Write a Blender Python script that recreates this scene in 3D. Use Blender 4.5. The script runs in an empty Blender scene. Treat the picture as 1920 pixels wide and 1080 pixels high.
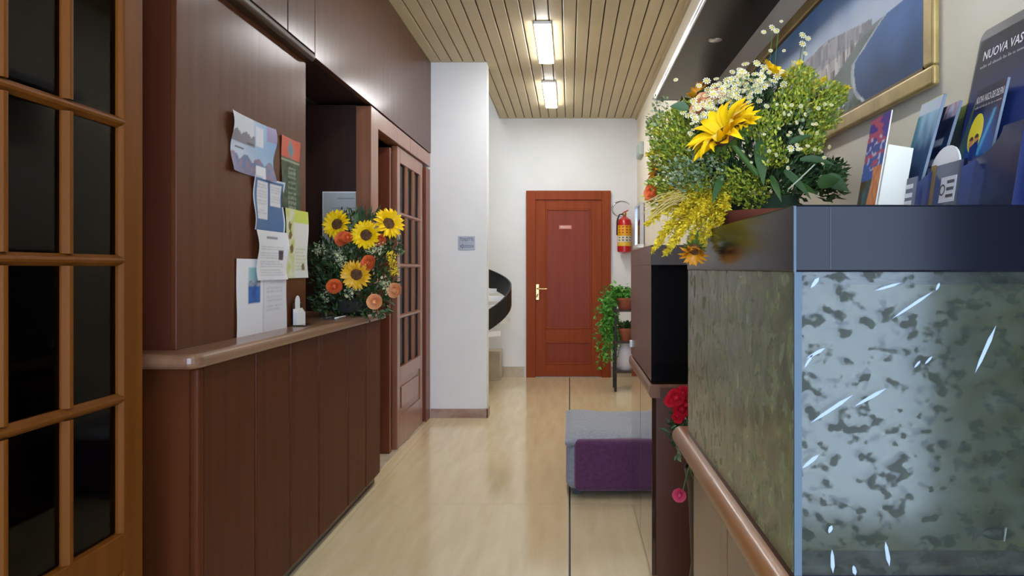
import bpy, bmesh, math, random
from mathutils import Vector, Matrix, noise, Euler
random.seed(7)
PI = math.pi
scn = bpy.context.scene
COL = scn.collection
# ------------------------------------------------------------------ camera
F, VX, VY, H = 1300.0, 1068.0, 503.0, 1.25
cd = bpy.data.cameras.new('camera'); cam = bpy.data.objects.new('camera', cd); COL.objects.link(cam)
cd.sensor_width = 36; cd.lens = F*36/1920
cd.shift_x = -(VX-960)/1920; cd.shift_y = (VY-540)/1920
cam.location = (0, 0, H); cam.rotation_euler = (PI/2, 0, 0)
cd.clip_start = 0.02
scn.camera = cam
# ------------------------------------------------------------------ world, daylight, exposure
LAMP_E = 47.0
w = bpy.data.worlds.new('world'); scn.world = w; w.use_nodes = True
bg = w.node_tree.nodes['Background']; bg.inputs[0].default_value = (.60, .73, 1.0, 1); bg.inputs[1].default_value = 9.5
vs = scn.view_settings
vs.view_transform = 'Standard'; vs.look = 'None'; vs.gamma = 1; vs.use_curve_mapping = False
vs.exposure = 0.08
# portal in the entrance opening behind the camera: only guides sampling of the sky
ld = bpy.data.lights.new('entrance_portal', 'AREA'); ld.shape = 'RECTANGLE'; ld.size = 2.8; ld.size_y = 2.5
ld.cycles.is_portal = True
lo = bpy.data.objects.new('entrance_portal', ld); COL.objects.link(lo)
lo.location = (.3, -1.16, 1.3); lo.rotation_euler = (-PI/2, 0, 0)
lo.rotation_euler = (PI/2, 0, PI)

def P(px, py, Y):
    return Vector(((px-VX)/F*Y, Y, H+(VY-py)/F*Y))
# ------------------------------------------------------------------ materials
def S(r, g, b):
    f = lambda c: (c/255/12.92) if c <= 10 else ((c/255+.055)/1.055)**2.4
    return (f(r), f(g), f(b), 1)
MATS = {}
def M(name, col, rough=.5, metal=0, coat=0, col2=None, scale=(1,1,1), nscale=5, detail=4, bump=0, spec=.5,
      emit=0, lo_=.35, hi_=.65, island=None, coatr=.1, trans=0, sheen=0):
    if name in MATS: return MATS[name]
    m = bpy.data.materials.new(name); m.use_nodes = True; MATS[name] = m
    nt = m.node_tree; b = nt.nodes['Principled BSDF']
    b.inputs['Base Color'].default_value = col
    b.inputs['Roughness'].default_value = rough; b.inputs['Metallic'].default_value = metal
    b.inputs['Coat Weight'].default_value = coat; b.inputs['Coat Roughness'].default_value = coatr
    b.inputs['Specular IOR Level'].default_value = spec
    b.inputs['Sheen Weight'].default_value = sheen
    if trans: b.inputs['Transmission Weight'].default_value = trans
    if emit:
        b.inputs['Emission Color'].default_value = col; b.inputs['Emission Strength'].default_value = emit
    if col2 is not None:
        tc = nt.nodes.new('ShaderNodeTexCoord'); mp = nt.nodes.new('ShaderNodeMapping')
        mp.inputs['Scale'].default_value = scale
        nz = nt.nodes.new('ShaderNodeTexNoise'); nz.inputs['Scale'].default_value = nscale; nz.inputs['Detail'].default_value = detail
        rp = nt.nodes.new('ShaderNodeValToRGB')
        rp.color_ramp.elements[0].position = lo_; rp.color_ramp.elements[0].color = col
        rp.color_ramp.elements[1].position = hi_; rp.color_ramp.elements[1].color = col2
        nt.links.new(tc.outputs['Object'], mp.inputs[0]); nt.links.new(mp.outputs[0], nz.inputs['Vector'])
        nt.links.new(nz.outputs['Fac'], rp.inputs[0]); nt.links.new(rp.outputs[0], b.inputs['Base Color'])
        if bump:
            bp = nt.nodes.new('ShaderNodeBump'); bp.inputs['Strength'].default_value = bump; bp.inputs['Distance'].default_value = .01
            nt.links.new(nz.outputs['Fac'], bp.inputs['Height']); nt.links.new(bp.outputs[0], b.inputs['Normal'])
    if island is not None:
        g = nt.nodes.new('ShaderNodeNewGeometry'); rp = nt.nodes.new('ShaderNodeValToRGB')
        els = rp.color_ramp.elements
        els[0].color = island[0]; els[1].color = island[-1]
        for i, c in enumerate(island[1:-1]):
            e = els.new((i+1)/(len(island)-1)); e.color = c
        nt.links.new(g.outputs['Random Per Island'], rp.inputs[0]); nt.links.new(rp.outputs[0], b.inputs['Base Color'])
    return m
def wood(name, c1, c2, rough=.35, coat=.4, along='z', ns=1.0, spec=.5, coatr=.15):
    sc = {'z': (14, 14, .9), 'y': (14, .9, 14), 'x': (.9, 14, 14)}[along]
    return M(name, c1, rough, 0, coat, c2, sc, 3.0*ns, 6, .03, spec, lo_=.3, hi_=.7, coatr=coatr)

W_PANEL = wood('walnut_panel', S(80,41,22), S(95,52,29), .5, .30, 'z', .5, coatr=.2, spec=.08)
W_BULK = wood('walnut_bulkhead', S(72,41,27), S(86,51,33), .5, .45, 'z', .45, coatr=.18, spec=.12)
W_COUNTER = wood('counter_panel_wood', S(74,35,15), S(87,44,20), .5, .06, 'z', .5, coatr=.15, spec=.1)
W_TOP = wood('counter_top_wood', S(112,78,56), S(136,98,72), .3, .4, 'y', .6)
W_DOOR = wood('glazed_door_wood', S(98,54,11), S(113,64,16), .5, .0, 'z', .6, spec=.1)
W_SLIDE = wood('sliding_door_wood', S(128,78,52), S(148,96,68), .32, .45, 'z', .6, coatr=.2)
W_RED = wood('red_mahogany', S(138,60,26), S(150,69,31), .45, .0, 'z', .5, coatr=.2, spec=.15)
W_REDP = wood('mahogany_panel', S(130,52,30), S(142,60,35), .36, .0, 'z', .5, coatr=.2, spec=.18)
W_STAND = wood('stand_wood', S(104,62,34), S(124,78,46), .35, .35, 'z', .6)
W_STAND2 = wood('dark_stand_wood', S(78,40,24), S(92,50,30), .35, .3, 'z', .6)
W_RAIL = wood('rail_wood', S(130,84,44), S(152,102,58), .35, .2, 'y', .6)
W_JAMB = wood('jamb_wood', S(104,50,28), S(120,60,34), .4, .15, 'z', .5, spec=.3)
W_DARK = M('dark_wood', S(46,26,16), .4, 0, .2, S(58,34,22), (10,10,1), 3)
W_NEAR = wood('cabinet_side_wood', S(76,36,20), S(90,44,26), .4, .15, 'z', .5)
M_WALL = M('white_plaster', S(236,236,234), .7, col2=S(232,232,230), nscale=3)
M_WARMWALL = M('warm_light_plaster', S(242,233,212), .7, col2=S(238,229,206), nscale=3)  # off-white wall with the warm light painted in as a cream tint
M_SLAT = M('beige_slat', S(203,187,150), .5, col2=S(196,180,143), scale=(1,.3,1), nscale=6, spec=.3)
M_GROOVE = M('ceiling_groove', S(44,36,26), .8)
M_SLAB = M('travertine', S(212,190,148), .13, col2=S(226,206,166), scale=(7,.9,1), nscale=2.2, detail=7, spec=.5, coat=.25, lo_=.3, hi_=.72, coatr=.04)
M_JOINT = M('floor_joint', S(96,84,66), .7)
M_JOINTD = M('dark_joint', S(38,34,30), .6)
M_SKIRT = M('pink_marble', S(172,142,124), .25, col2=S(150,118,100), nscale=12, detail=6)
M_BEIGESK = M('beige_marble', S(196,182,158), .25, col2=S(180,164,140), nscale=9, detail=6)
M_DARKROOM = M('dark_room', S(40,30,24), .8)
M_BLACK = M('black_gloss', S(12,12,14), .12, spec=.5)
M_REFLGLASS = M('grey_reflection_glass', S(98,90,88), .22, coat=.05, spec=.2)  # grey base paints in the pale pillar reflected by the dark tank side
M_CHROME = M('chrome', S(200,200,205), .18, 1)
M_STEEL = M('satin_steel', S(190,190,196), .32, 1)
M_BRASS = M('brass', S(214,182,120), .25, 1)
M_WHITE = M('white_paint', S(235,235,235), .45)
M_LAMP = M('lamp_glow', (.97, .985, 1, 1), .5, emit=LAMP_E)
M_GOLD = M('gold_frame', S(190,166,104), .38, .35, col2=S(168,142,84), nscale=14)
M_GOLDD = M('gold_frame_edge', S(104,82,46), .45, .2)
M_TERRA = M('terracotta', S(158,86,60), .6, col2=S(140,72,50), nscale=9)
M_PURPLE = M('purple_fabric', S(98,50,88), .85, col2=S(84,40,76), nscale=60, sheen=.3)
M_GREYF = M('grey_fabric', S(148,152,160), .85, col2=S(132,136,146), nscale=60, sheen=.3)
M_IRON = M('black_iron', S(24,20,18), .45)
M_LEAFD = M('dark_leaf', S(40,66,28), .5, island=[S(24,44,20), S(44,74,30), S(66,98,40), S(36,62,34)])
M_LEAFL = M('light_leaf', S(110,140,40), .55, island=[S(66,94,24), S(130,146,34), S(198,196,56), S(84,116,30), S(166,172,48)])
M_LEAFG = M('grey_green_leaf', S(130,150,120), .55, island=[S(74,98,56), S(150,160,120), S(96,118,70), S(60,84,46)])
M_GOLDROD = M('goldenrod_bloom', S(200,170,30), .6, island=[S(196,160,14), S(236,204,24), S(246,222,60), S(176,156,24)])
M_PETAL = M('sunflower_petal', S(250,200,10), .5, col2=S(255,216,24), nscale=8, spec=.2)
M_PETALO = M('orange_petal', S(216,138,18), .5, col2=S(232,160,28), nscale=8)
M_DISC = M('sunflower_disc', S(66,38,16), .8, col2=S(104,66,22), nscale=70, bump=.5)
M_ROSE = M('orange_rose', S(226,106,52), .5, col2=S(236,130,72), nscale=10)
M_PEACH = M('peach_rose', S(238,168,112), .5, col2=S(244,184,130), nscale=10)
M_DAISYW = M('daisy_white', S(230,224,184), .6)
M_DAISYY = M('daisy_yellow', S(216,190,70), .6)
M_STEM = M('stem_green', S(74,104,40), .5)
M_IVY = M('ivy_leaf', S(80,150,50), .5, island=[S(56,120,36), S(96,170,60), S(70,140,44), S(130,190,90)])
M_PLASTIC = M('dark_blue_card', S(20,34,84), .25, col2=S(14,24,62), nscale=4, coat=.4)
M_PAPER = M('white_paper', S(226,224,222), .6)
M_INK = M('grey_ink', S(150,150,156), .6)
M_INKD = M('dark_ink', S(70,68,72), .6)
M_INKW = M('white_ink', S(226,226,226), .5)
M_REDP = M('red_paint', S(196,24,28), .3, coat=.5)
M_REDFL = M('red_bloom', S(206,20,40), .55, col2=S(224,40,60), nscale=20)
M_PINKFL = M('pink_bloom', S(226,90,120), .55)

m = bpy.data.materials.new('printed'); m.use_nodes = True
a = m.node_tree.nodes.new('ShaderNodeVertexColor'); a.layer_name = 'Col'
m.node_tree.links.new(a.outputs[0], m.node_tree.nodes['Principled BSDF'].inputs['Base Color'])
m.node_tree.nodes['Principled BSDF'].inputs['Roughness'].default_value = .5
m.node_tree.nodes['Principled BSDF'].inputs['Specular IOR Level'].default_value = .2
M_PRINT = m

def glass_mat(name, tint, gl=1.0):
    m = bpy.data.materials.new(name); m.use_nodes = True; nt = m.node_tree
    nt.nodes.clear(); out = nt.nodes.new('ShaderNodeOutputMaterial')
    tr = nt.nodes.new('ShaderNodeBsdfTransparent'); tr.inputs[0].default_value = tint
    g = nt.nodes.new('ShaderNodeBsdfGlossy'); g.inputs['Roughness'].default_value = .03; g.inputs[0].default_value = (gl, gl, gl, 1)
    fr = nt.nodes.new('ShaderNodeFresnel'); fr.inputs[0].default_value = 1.45
    mx = nt.nodes.new('ShaderNodeMixShader')
    nt.links.new(fr.outputs[0], mx.inputs[0]); nt.links.new(tr.outputs[0], mx.inputs[1]); nt.links.new(g.outputs[0], mx.inputs[2])
    nt.links.new(mx.outputs[0], out.inputs[0]); return m
M_GLASS = glass_mat('door_glass', (.45, .48, .46, 1), .42)
M_CLEAR = glass_mat('clear_glass', (.94, .96, .96, 1))

# ------------------------------------------------------------------ mesh builder
class MB:
    def __init__(s, o=(0,0,0)):
        s.v = []; s.f = []; s.o = Vector(o); s.smooth = False
    def add(s, vs, fs):
        n = len(s.v); s.v += [tuple(Vector(v)-s.o) for v in vs]; s.f += [tuple(i+n for i in f) for f in fs]; return s
    def box(s, x0, x1, y0, y1, z0, z1):
        return s.add([(x0,y0,z0),(x1,y0,z0),(x1,y1,z0),(x0,y1,z0),(x0,y0,z1),(x1,y0,z1),(x1,y1,z1),(x0,y1,z1)],
                     [(3,2,1,0),(4,5,6,7),(0,1,5,4),(1,2,6,5),(2,3,7,6),(3,0,4,7)])
    def prism(s, poly, axis, a, b):
        n = len(poly)
        def mk(p, t):
            if axis == 'x': return (t, p[0], p[1])
            if axis == 'y': return (p[0], t, p[1])
            return (p[0], p[1], t)
        vs = [mk(p, a) for p in poly]+[mk(p, b) for p in poly]
        fs = [tuple(range(n))[::-1], tuple(range(n, 2*n))]+[(i, (i+1) % n, n+(i+1) % n, n+i) for i in range(n)]
        return s.add(vs, fs)
    def lathe(s, prof, c=(0,0,0), seg=24, sx=1, sy=1):
        s.smooth = True
        vs = []; fs = []
        for r, z in prof:
            for i in range(seg):
                t = 2*PI*i/seg; vs.append((c[0]+sx*r*math.cos(t), c[1]+sy*r*math.sin(t), c[2]+z))
        for k in range(len(prof)-1):
            for i in range(seg):
                j = (i+1) % seg; fs.append((k*seg+i, k*seg+j, (k+1)*seg+j, (k+1)*seg+i))
        if prof[0][0] > 1e-5: fs.append(tuple(range(seg))[::-1])
        if prof[-1][0] > 1e-5: fs.append(tuple(range((len(prof)-1)*seg, len(prof)*seg)))
        return s.add(vs, fs)
    def tube(s, pts, r, seg=8):
        s.smooth = True
        pts = [Vector(p) for p in pts]; n = len(pts); vs = []; fs = []; prev = None
        for k, p in enumerate(pts):
            d = (pts[min(k+1, n-1)]-pts[max(k-1, 0)]).normalized()
            a = d.orthogonal().normalized() if prev is None else (prev-d*prev.dot(d)).normalized()
            prev = a; b = d.cross(a); rr = r[k] if isinstance(r, (list, tuple)) else r
            for i in range(seg):
                t = 2*PI*i/seg; vs.append(p+a*rr*math.cos(t)+b*rr*math.sin(t))
        for k in range(n-1):
            for i in range(seg):
                j = (i+1) % seg; fs.append((k*seg+i, k*seg+j, (k+1)*seg+j, (k+1)*seg+i))
        fs.append(tuple(range(seg))[::-1]); fs.append(tuple(range((n-1)*seg, n*seg)))
        return s.add(vs, fs)
    def leaf(s, p, d, L, W, up=None):
        p = Vector(p); d = Vector(d).normalized()
        side = d.cross(Vector(up) if up else Vector((random.uniform(-1,1), random.uniform(-1,1), random.uniform(-1,1)))).normalized()
        nrm = side.cross(d)
        return s.add([p, p+d*L*.45+side*W*.5+nrm*W*.15, p+d*L, p+d*L*.45-side*W*.5+nrm*W*.15], [(0,1,2),(0,2,3)])
    def blade(s, p, d, L, W, droop=.3, n=6, up=(0,0,1)):
        """long curved leaf with a folded midrib"""
        p = Vector(p); d = Vector(d).normalized(); vs = []; fs = []
        side = d.cross(Vector(up))
        side = side.normalized() if side.length > 1e-3 else Vector((1,0,0))
        for k in range(n+1):
            t = k/n; c = p+d*L*t+Vector((0,0,-droop*L*t*t)); ww = W*.5*math.sin(PI*min(1, .08+.92*t)**.8)
            if k == n: ww = W*.02
            vs += [c-side*ww+Vector((0,0,ww*.3)), c, c+side*ww+Vector((0,0,ww*.3))]
        for k in range(n):
            for j in range(2): fs.append((3*k+j, 3*k+j+1, 3*k+4+j, 3*k+3+j))
        return s.add(vs, fs)
    def mesh(s, name):
        me = bpy.data.meshes.new(name); me.from_pydata(s.v, [], s.f); me.update()
        if s.smooth:
            me.polygons.foreach_set('use_smooth', [True]*len(me.polygons))
            try: me.set_sharp_from_angle(angle=math.radians(40))
            except Exception: pass
        return me
    def build(s, name, mat, parent=None, bevel=0, seg=2, loc=None):
        return link(name, s.mesh(name), mat, parent, bevel, seg, loc)
def link(name, me, mat, parent=None, bevel=0, seg=2, loc=None):
    ob = bpy.data.objects.new(name, me); COL.objects.link(ob)
    if mat and not me.materials: me.materials.append(mat)
    if parent: ob.parent = parent
    if loc is not None: ob.location = loc
    if bevel:
        b = ob.modifiers.new('bevel', 'BEVEL'); b.width = bevel; b.segments = seg; b.limit_method = 'ANGLE'
    return ob
def tag(o, label=None, cat=None, group=None, kind=None):
    if label: o['label'] = label
    if cat: o['category'] = cat
    if group: o['group'] = group
    if kind: o['kind'] = kind
    return o
def thing(name, label, cat, loc=(0,0,0), rot=(0,0,0), group=None):
    o = bpy.data.objects.new(name, None); COL.objects.link(o); o.location = loc; o.rotation_euler = rot
    o.empty_display_size = .05
    return tag(o, label, cat, group)
def struct(o, label=None): return tag(o, label, kind='structure')
def bx(name, mat, parent, x0, x1, y0, y1, z0, z1, bevel=0, o=None, seg=2):
    if o is None: o = parent.location if parent else (0,0,0)
    return MB(o).box(x0, x1, y0, y1, z0, z1).build(name, mat, parent, bevel, seg)
def picture(name, o, a, b, nx, ny, func, parent, mat=None, thick=0):
    """flat print: o = lower left corner, a / b = full width / height vectors, func(u,v)->linear rgb"""
    o = Vector(o); a = Vector(a); b = Vector(b); vs = []; cs = []; fs = []
    for j in range(ny+1):
        for i in range(nx+1):
            u, v = i/nx, j/ny; vs.append(o+a*u+b*v); c = func(u, v); cs += [c[0], c[1], c[2], 1]
    for j in range(ny):
        for i in range(nx):
            k = j*(nx+1)+i; fs.append((k, k+1, k+nx+2, k+nx+1))
    me = bpy.data.meshes.new(name); me.from_pydata([tuple(v) for v in vs], [], fs)
    at = me.color_attributes.new('Col', 'FLOAT_COLOR', 'POINT'); at.data.foreach_set('color', cs)
    return link(name, me, mat or M_PRINT, parent)
def mix(a, b, t):
    t = max(0, min(1, t)); return tuple(a[i]*(1-t)+b[i]*t for i in range(3))
def sst(e0, e1, x):
    t = max(0, min(1, (x-e0)/(e1-e0))); return t*t*(3-2*t)
def text_obj(name, body, size, o, a, b, mat, parent, ext=.0006, width=None, bold=0.0):
    """lettering as a mesh, lower left corner o, reading direction a, up b"""
    cu = bpy.data.curves.new(name, 'FONT'); cu.body = body; cu.size = 1; cu.resolution_u = 2; cu.offset = bold
    t = bpy.data.objects.new(name, cu); COL.objects.link(t)
    me = bpy.data.meshes.new_from_object(t); bpy.data.objects.remove(t); bpy.data.curves.remove(cu)
    xs = [v.co.x for v in me.vertices]; ys = [v.co.y for v in me.vertices]
    x0, x1, y0, y1 = min(xs), max(xs), min(ys), max(ys)
    a = Vector(a).normalized(); b = Vector(b).normalized(); o = Vector(o); n = a.cross(b)
    sy = size/(y1-y0); sx = width/(x1-x0) if width else sy
    for v in me.vertices:
        v.co = o+a*(v.co.x-x0)*sx+b*(v.co.y-y0)*sy+n*ext
    me.materials.clear()
    return link(name, me, mat, parent)

# ================================================================== SHELL
CZ = 2.972; YF = 7.966; XR = .775; XL = -1.16; YB = -1.1
YP = 5.80
# floor with slabs
fl = struct(MB().box(-2.9, 3.3, YB, YF+.1, -.08, -.012).build('floor', M_JOINT))
xs = [-2.9, -2.2, -1.1, 0.0, 1.1, 2.2, 3.3]; ys = [YB, -.52]+[.53+i*1.05 for i in range(0, 8)]+[YF+.1]
for i in range(len(xs)-1):
    for j in range(len(ys)-1):
        g = .0007
        x0 = xs[i]+(.005 if xs[i] == 0 else g); x1 = xs[i+1]-(.004 if xs[i+1] == 0 else g)
        y0, y1 = ys[j]+g, ys[j+1]-g
        if y1-y0 < .05: continue
        c = ((x0+x1)/2, (y0+y1)/2, 0)
        s = MB(c).box(x0, x1, y0, y1, -.012, 0).build('floor_slab', M_SLAB, fl); s.location = c
MB().box(-.005, .0055, YB, YF, -.011, -.0015).build('expansion_joint', M_JOINTD, fl)
# walls
fw = struct(MB().box(-2.9, XR+.1, YF, YF+.1, 0, 4.6).build('wall_far', M_WALL))
struct(MB().box(XR, XR+.1, .95, YF, 0, CZ+.1).build('wall_right', M_WARMWALL))
struct(MB().box(XR+.1, 3.3, .95, 1.05, 0, CZ+.1).build('wall_lobby_return', M_WARMWALL))
struct(MB().box(3.3, 3.4, YB, 1.05, 0, CZ+.1).build('wall_lobby_right', W_PANEL))
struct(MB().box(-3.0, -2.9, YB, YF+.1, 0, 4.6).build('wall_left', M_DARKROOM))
struct(MB().box(-2.9, -1.1, YB-.1, YB, 0, CZ+.1).box(1.7, 3.4, YB-.1, YB, 0, CZ+.1).box(-1.1, 1.7, YB-.1, YB, 2.55, CZ+.1).box(-1.1, 1.7, YB-.1, YB, 0, .03)
       .build('wall_back', W_PANEL))
# entrance glazing behind the camera
wd = struct(MB().box(-1.1, -1.04, YB-.08, YB-.03, .03, 2.55).box(1.64, 1.7, YB-.08, YB-.03, .03, 2.55).box(-1.04, 1.64, YB-.08, YB-.03, 2.49, 2.55)
            .box(-1.04, 1.64, YB-.08, YB-.03, .03, .1).box(.27, .33, YB-.08, YB-.03, .1, 2.49).build('window_1', M_CHROME))
for x0, x1 in ((-1.04, .27), (.33, 1.64)):
    MB().box(x0, x1, YB-.058, YB-.052, .1, 2.49).build('pane', M_CLEAR, wd)
# partition (pillar) wall that hides the stair
pw = struct(MB().box(-2.9, -.692, YP, YP+.13, 0, 4.6).build('wall_pillar', M_WALL))
struct(MB().box(-1.16, -.684, YP-.012, YP, 0, .075).box(-.692, -.682, YP-.012, YP+.13, 0, .075).build('baseboard_pillar', M_SKIRT))
struct(MB().box(-2.9, -.52, YF-.014, YF, 0, .12).box(.478, XR, YF-.014, YF, 0, .12).build('baseboard_far', M_BEIGESK))
struct(MB().box(XR-.012, XR, 1.9, YF-.014, 0, .12).build('baseboard_right', M_BEIGESK))
# ceiling: backing + individual slats
ce = struct(MB().box(-1.5, XR+.1, YB, YP+.13, CZ+.012, CZ+.06).box(-.80, XR+.1, YP+.13, YF, CZ+.012, CZ+.06).build('ceiling', M_GROOVE))
struct(MB().box(XR+.1, 3.3, YB, .95, CZ, CZ+.06).build('ceiling_lobby', M_WALL))
SP = .0935; X0L = .700
k = 0; slat_cache = {}
def slat_mesh(w_, L_):
    key = (round(w_, 4), round(L_, 3))
    if key not in slat_cache:
        h = w_/2; l = L_/2
        me = MB().prism([(-h, .012), (-h, .003), (-h+.004, 0), (h-.004, 0), (h, .003), (h, .012)], 'y', -l, l).mesh('ceiling_slat')
        me.materials.append(M_SLAT); slat_cache[key] = me
    return slat_cache[key]
xr = XR
xe = X0L
while xr > -1.2:
    x1 = xr-.004; x0 = max(xe, -1.5)+.004
    xc = (x0+x1)/2
    yend = YF if xc > -.80 else YP
    if xc > -1.18:
        me = slat_mesh(x1-x0, yend-YB); s = link('ceiling_slat', me, None, ce); s.location = (xc, (yend+YB)/2, CZ)
    xr = xe; xe -= SP
struct(MB().box(-.812, -.80, YP+.13, YF, CZ-.005, 4.6).build('wall_stairwell_side', M_WALL))
struct(MB().box(-2.9, -.8, YP, YF+.1, 4.6, 4.7).build('ceiling_stairwell', M_WALL))
struct(MB().box(XR-.02, XR, .95, YF, CZ-.018, CZ).build('trim_1', M_SLAT))

# ceiling lamps
lamp_y = [(.15, 1.08), (3.3, 4.2), (4.83, 5.72), (6.36, 7.30)]
lamp_l = ['ceiling light panel straight above the near glazed doors, out of view', 'ceiling light panel above the reception counter, out of view',
          'long white ceiling light panel in front of the white pillar', 'small-looking white ceiling light panel closest to the mahogany door']
for (y0, y1), lb in zip(lamp_y, lamp_l):
    t = thing('ceiling_light', lb, 'ceiling light', (-.19, (y0+y1)/2, CZ), group='ceiling light panels')
    c = t.location
    bx('housing', M_WHITE, t, c.x-.062, c.x+.062, y0-.008, y1+.008, CZ-.022, CZ, .004)
    d = bx('diffuser', M_LAMP, t, c.x-.058, c.x+.058, y0, y1, CZ-.036, CZ-.022, .006)
t = thing('ceiling_light', 'round white lamp, unseen and added to light the stairwell above the black spiral balustrade', 'ceiling light', (-1.7, 7.0, 4.6))  # unseen lamp added so the stairwell walls come out bright
MB().lathe([(.2, -.07), (.22, -.03), (.22, 0)], seg=32).build('housing', M_WHITE, t)
MB().lathe([(0, -.10), (.12, -.095), (.18, -.07)], seg=32).build('diffuser', M_LAMP, t)

# ================================================================== LEFT: reception, doors, bulkhead
XB = -2.8
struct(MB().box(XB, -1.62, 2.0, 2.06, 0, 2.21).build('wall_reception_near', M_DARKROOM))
struct(MB().box(XB, XL-.09, 4.08, 4.2, 0, 2.21).build('wall_reception_side', W_DARK))
struct(MB().box(-2.9, XL-.092, YP-.03, YP, 0, 2.21).build('wall_side_room_end', W_NEAR))
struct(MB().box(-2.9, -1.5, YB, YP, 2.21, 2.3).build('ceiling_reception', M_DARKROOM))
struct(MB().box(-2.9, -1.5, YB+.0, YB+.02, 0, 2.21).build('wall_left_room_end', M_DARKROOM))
# bulkhead of wide walnut panels over the counter and the doors
bk = struct(MB().box(-1.5, XL-.03, YB, YP, 2.225, CZ).build('trim_2', W_DARK))
bk['label'] = 'walnut panelled bulkhead over the reception counter'
for y0, y1 in ((YB, .2), (.2, 1.5), (1.5, 2.853), (2.859, 3.158), (3.160, YP)):
    bx('bulkhead_panel', W_BULK, bk, XL-.03, XL, y0+.002, y1-.002, 2.21 if y0 > 3 else 2.228, CZ-.001, .002)
# rounded moulding under the near panels, dark wood painting in the underside's shade
prof = [(-1.245, 2.228), (-1.162, 2.228)]+[(-1.175+.020*math.cos(t), 2.208+.020*math.sin(t)) for t in [PI/2-i*PI/10 for i in range(1, 11)]]+[(-1.245, 2.188)]
MB().prism(prof, 'y', 1.0, 3.15).build('shaded_bullnose', W_DARK, bk)

# notice-board cabinet above the counter
cab = thing('notice_cabinet', 'tall walnut panel cabinet on the counter, covered with pinned flyers', 'cabinet', (-1.25, 2.6, 1.0))
bx('body', W_NEAR, cab, -1.31, -1.218, 2.12, 3.15, 1.0, 2.205)
bx('front_panel', W_PANEL, cab, -1.218, -1.2, 2.116, 3.154, 1.0, 2.188, .002)

# reception counter
ct = thing('reception_counter', 'long walnut reception counter with vertical panels under the flyers', 'counter', (-1.3, 3.05, 0))
bx('carcass', W_DARK, ct, -1.55, -1.125, 2.09, 4.05, .09, .955)
bx('plinth', M_BLACK, ct, -1.5, -1.14, 2.12, 4.05, 0, .09)
yb = [2.085, 2.442, 2.746, 3.056, 3.46, 3.76, 4.05]
for i in range(6):
    bx('front_panel', W_COUNTER, ct, -1.125, -1.105, yb[i]+.006, yb[i+1]-.006, .06, .955, .005)
bx('end_panel', W_COUNTER, ct, -1.42, -1.13, 2.066, 2.088, .035, .955, .003)
bx('corner_post', W_COUNTER, ct, -1.13, -1.098, 2.052, 2.086, .035, .955, .012, seg=4)
# worktop, bullnose front that turns the near corner
wt = []
for (x, y) in [(-1.60, 4.06), (-1.60, 2.0)]: wt.append((x, y))
for i in range(7):
    t = -PI/2+i*PI/12; wt.append((-1.115+.04*math.cos(t), 2.04+.04*math.sin(t)))
wt.append((-1.075, 4.06))
top = MB((-1.3, 3.05, 0)).prism(wt[::-1], 'z', .955, 1.0).build('worktop', W_TOP, ct, .018, 4)

# ---- glazed leaves
RZ = [.56, .91, 1.27, 1.63, 1.985]
def glazed_leaf(name, label, xf, y0, y1, mat, cat='door', glass=M_GLASS):
    t = thing(name, label, cat, (xf-.02, (y0+y1)/2, 0))
    x0, x1 = xf-.04, xf; st = .08
    bx('stile', mat, t, x0, x1, y0, y0+st, .01, 2.09, .003); bx('stile', mat, t, x0, x1, y1-st, y1, .01, 2.09, .003)
    bx('top_rail', mat, t, x0, x1, y0+st, y1-st, RZ[4], 2.09, .003)
    bx('middle_rail', mat, t, x0, x1, y0+st, y1-st, .46, RZ[0], .003)
    bx('bottom_rail', mat, t, x0, x1, y0+st, y1-st, .01, .22, .003)
    bx('bottom_panel', mat, t, x0+.012, x1-.012, y0+st, y1-st, .22, .46)
    bx('raised_field', mat, t, x1-.012, x1-.002, y0+st+.05, y1-st-.05, .265, .415, .008)
    # glazing beads around the glass opening
    gw = (y1-y0-2*st)
    ycs = [y0+st+gw/3, y0+st+2*gw/3]
    def vbar(y, z0, z1):
        pr = [(x0+.002, y-.0135), (x0+.012, y-.0145), (x1-.014, y-.0145), (x1-.006, y-.009), (x1-.001, y-.006), (x1, y), (x1-.001, y+.006), (x1-.006, y+.009), (x1-.014, y+.0145), (x0+.012, y+.0145), (x0+.002, y+.0135)]
        return MB(t.location).prism(pr, 'z', z0, z1)
    for yc in ycs:
        for k in range(4): vbar(yc, RZ[k]+(.014 if k else 0), RZ[k+1]-(.014 if k < 3 else 0)).build('muntin', mat, t)
    for z in RZ[1:4]:
        pr = [(x0+.002, z-.0135), (x1-.014, z-.0145), (x1-.006, z-.009), (x1-.001, z-.006), (x1+.001, z), (x1-.001, z+.006), (x1-.006, z+.009), (x1-.014, z+.0145), (x0+.002, z+.0135)]
        MB(t.location).prism(pr, 'y', y0+st-.004, y1-st+.004).build('muntin', mat, t)
    for yy, sg in ((y0+st, 1), (y1-st, -1)):
        MB(t.location).prism([(x0+.004, yy), (x1-.004, yy), (x1-.012, yy+sg*.005), (x0+.012, yy+sg*.006)], 'z', RZ[0], RZ[4]).build('glazing_bead', mat, t)
    e = [y0+st, ycs[0], ycs[1], y1-st]
    for i in range(3):
        for k in range(4):
            bx('glass_pane', glass, t, xf-.024, xf-.019, e[i]+.004, e[i+1]-.004, RZ[k]+.004, RZ[k+1]-.004)
    return t
glazed_leaf('glazed_door', 'orange-brown glazed door with dark panes beside the near end of the counter', XL, 1.16, 1.885, W_DOOR)
glazed_leaf('glazed_door', 'orange-brown glazed door nearest the viewer, at the left edge', XL, .42, 1.145, W_DOOR)
sl = glazed_leaf('sliding_door', 'small-paned sliding glazed door between the sunflowers and the white pillar', XL-.02, 4.75, 5.56, W_SLIDE)
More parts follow.
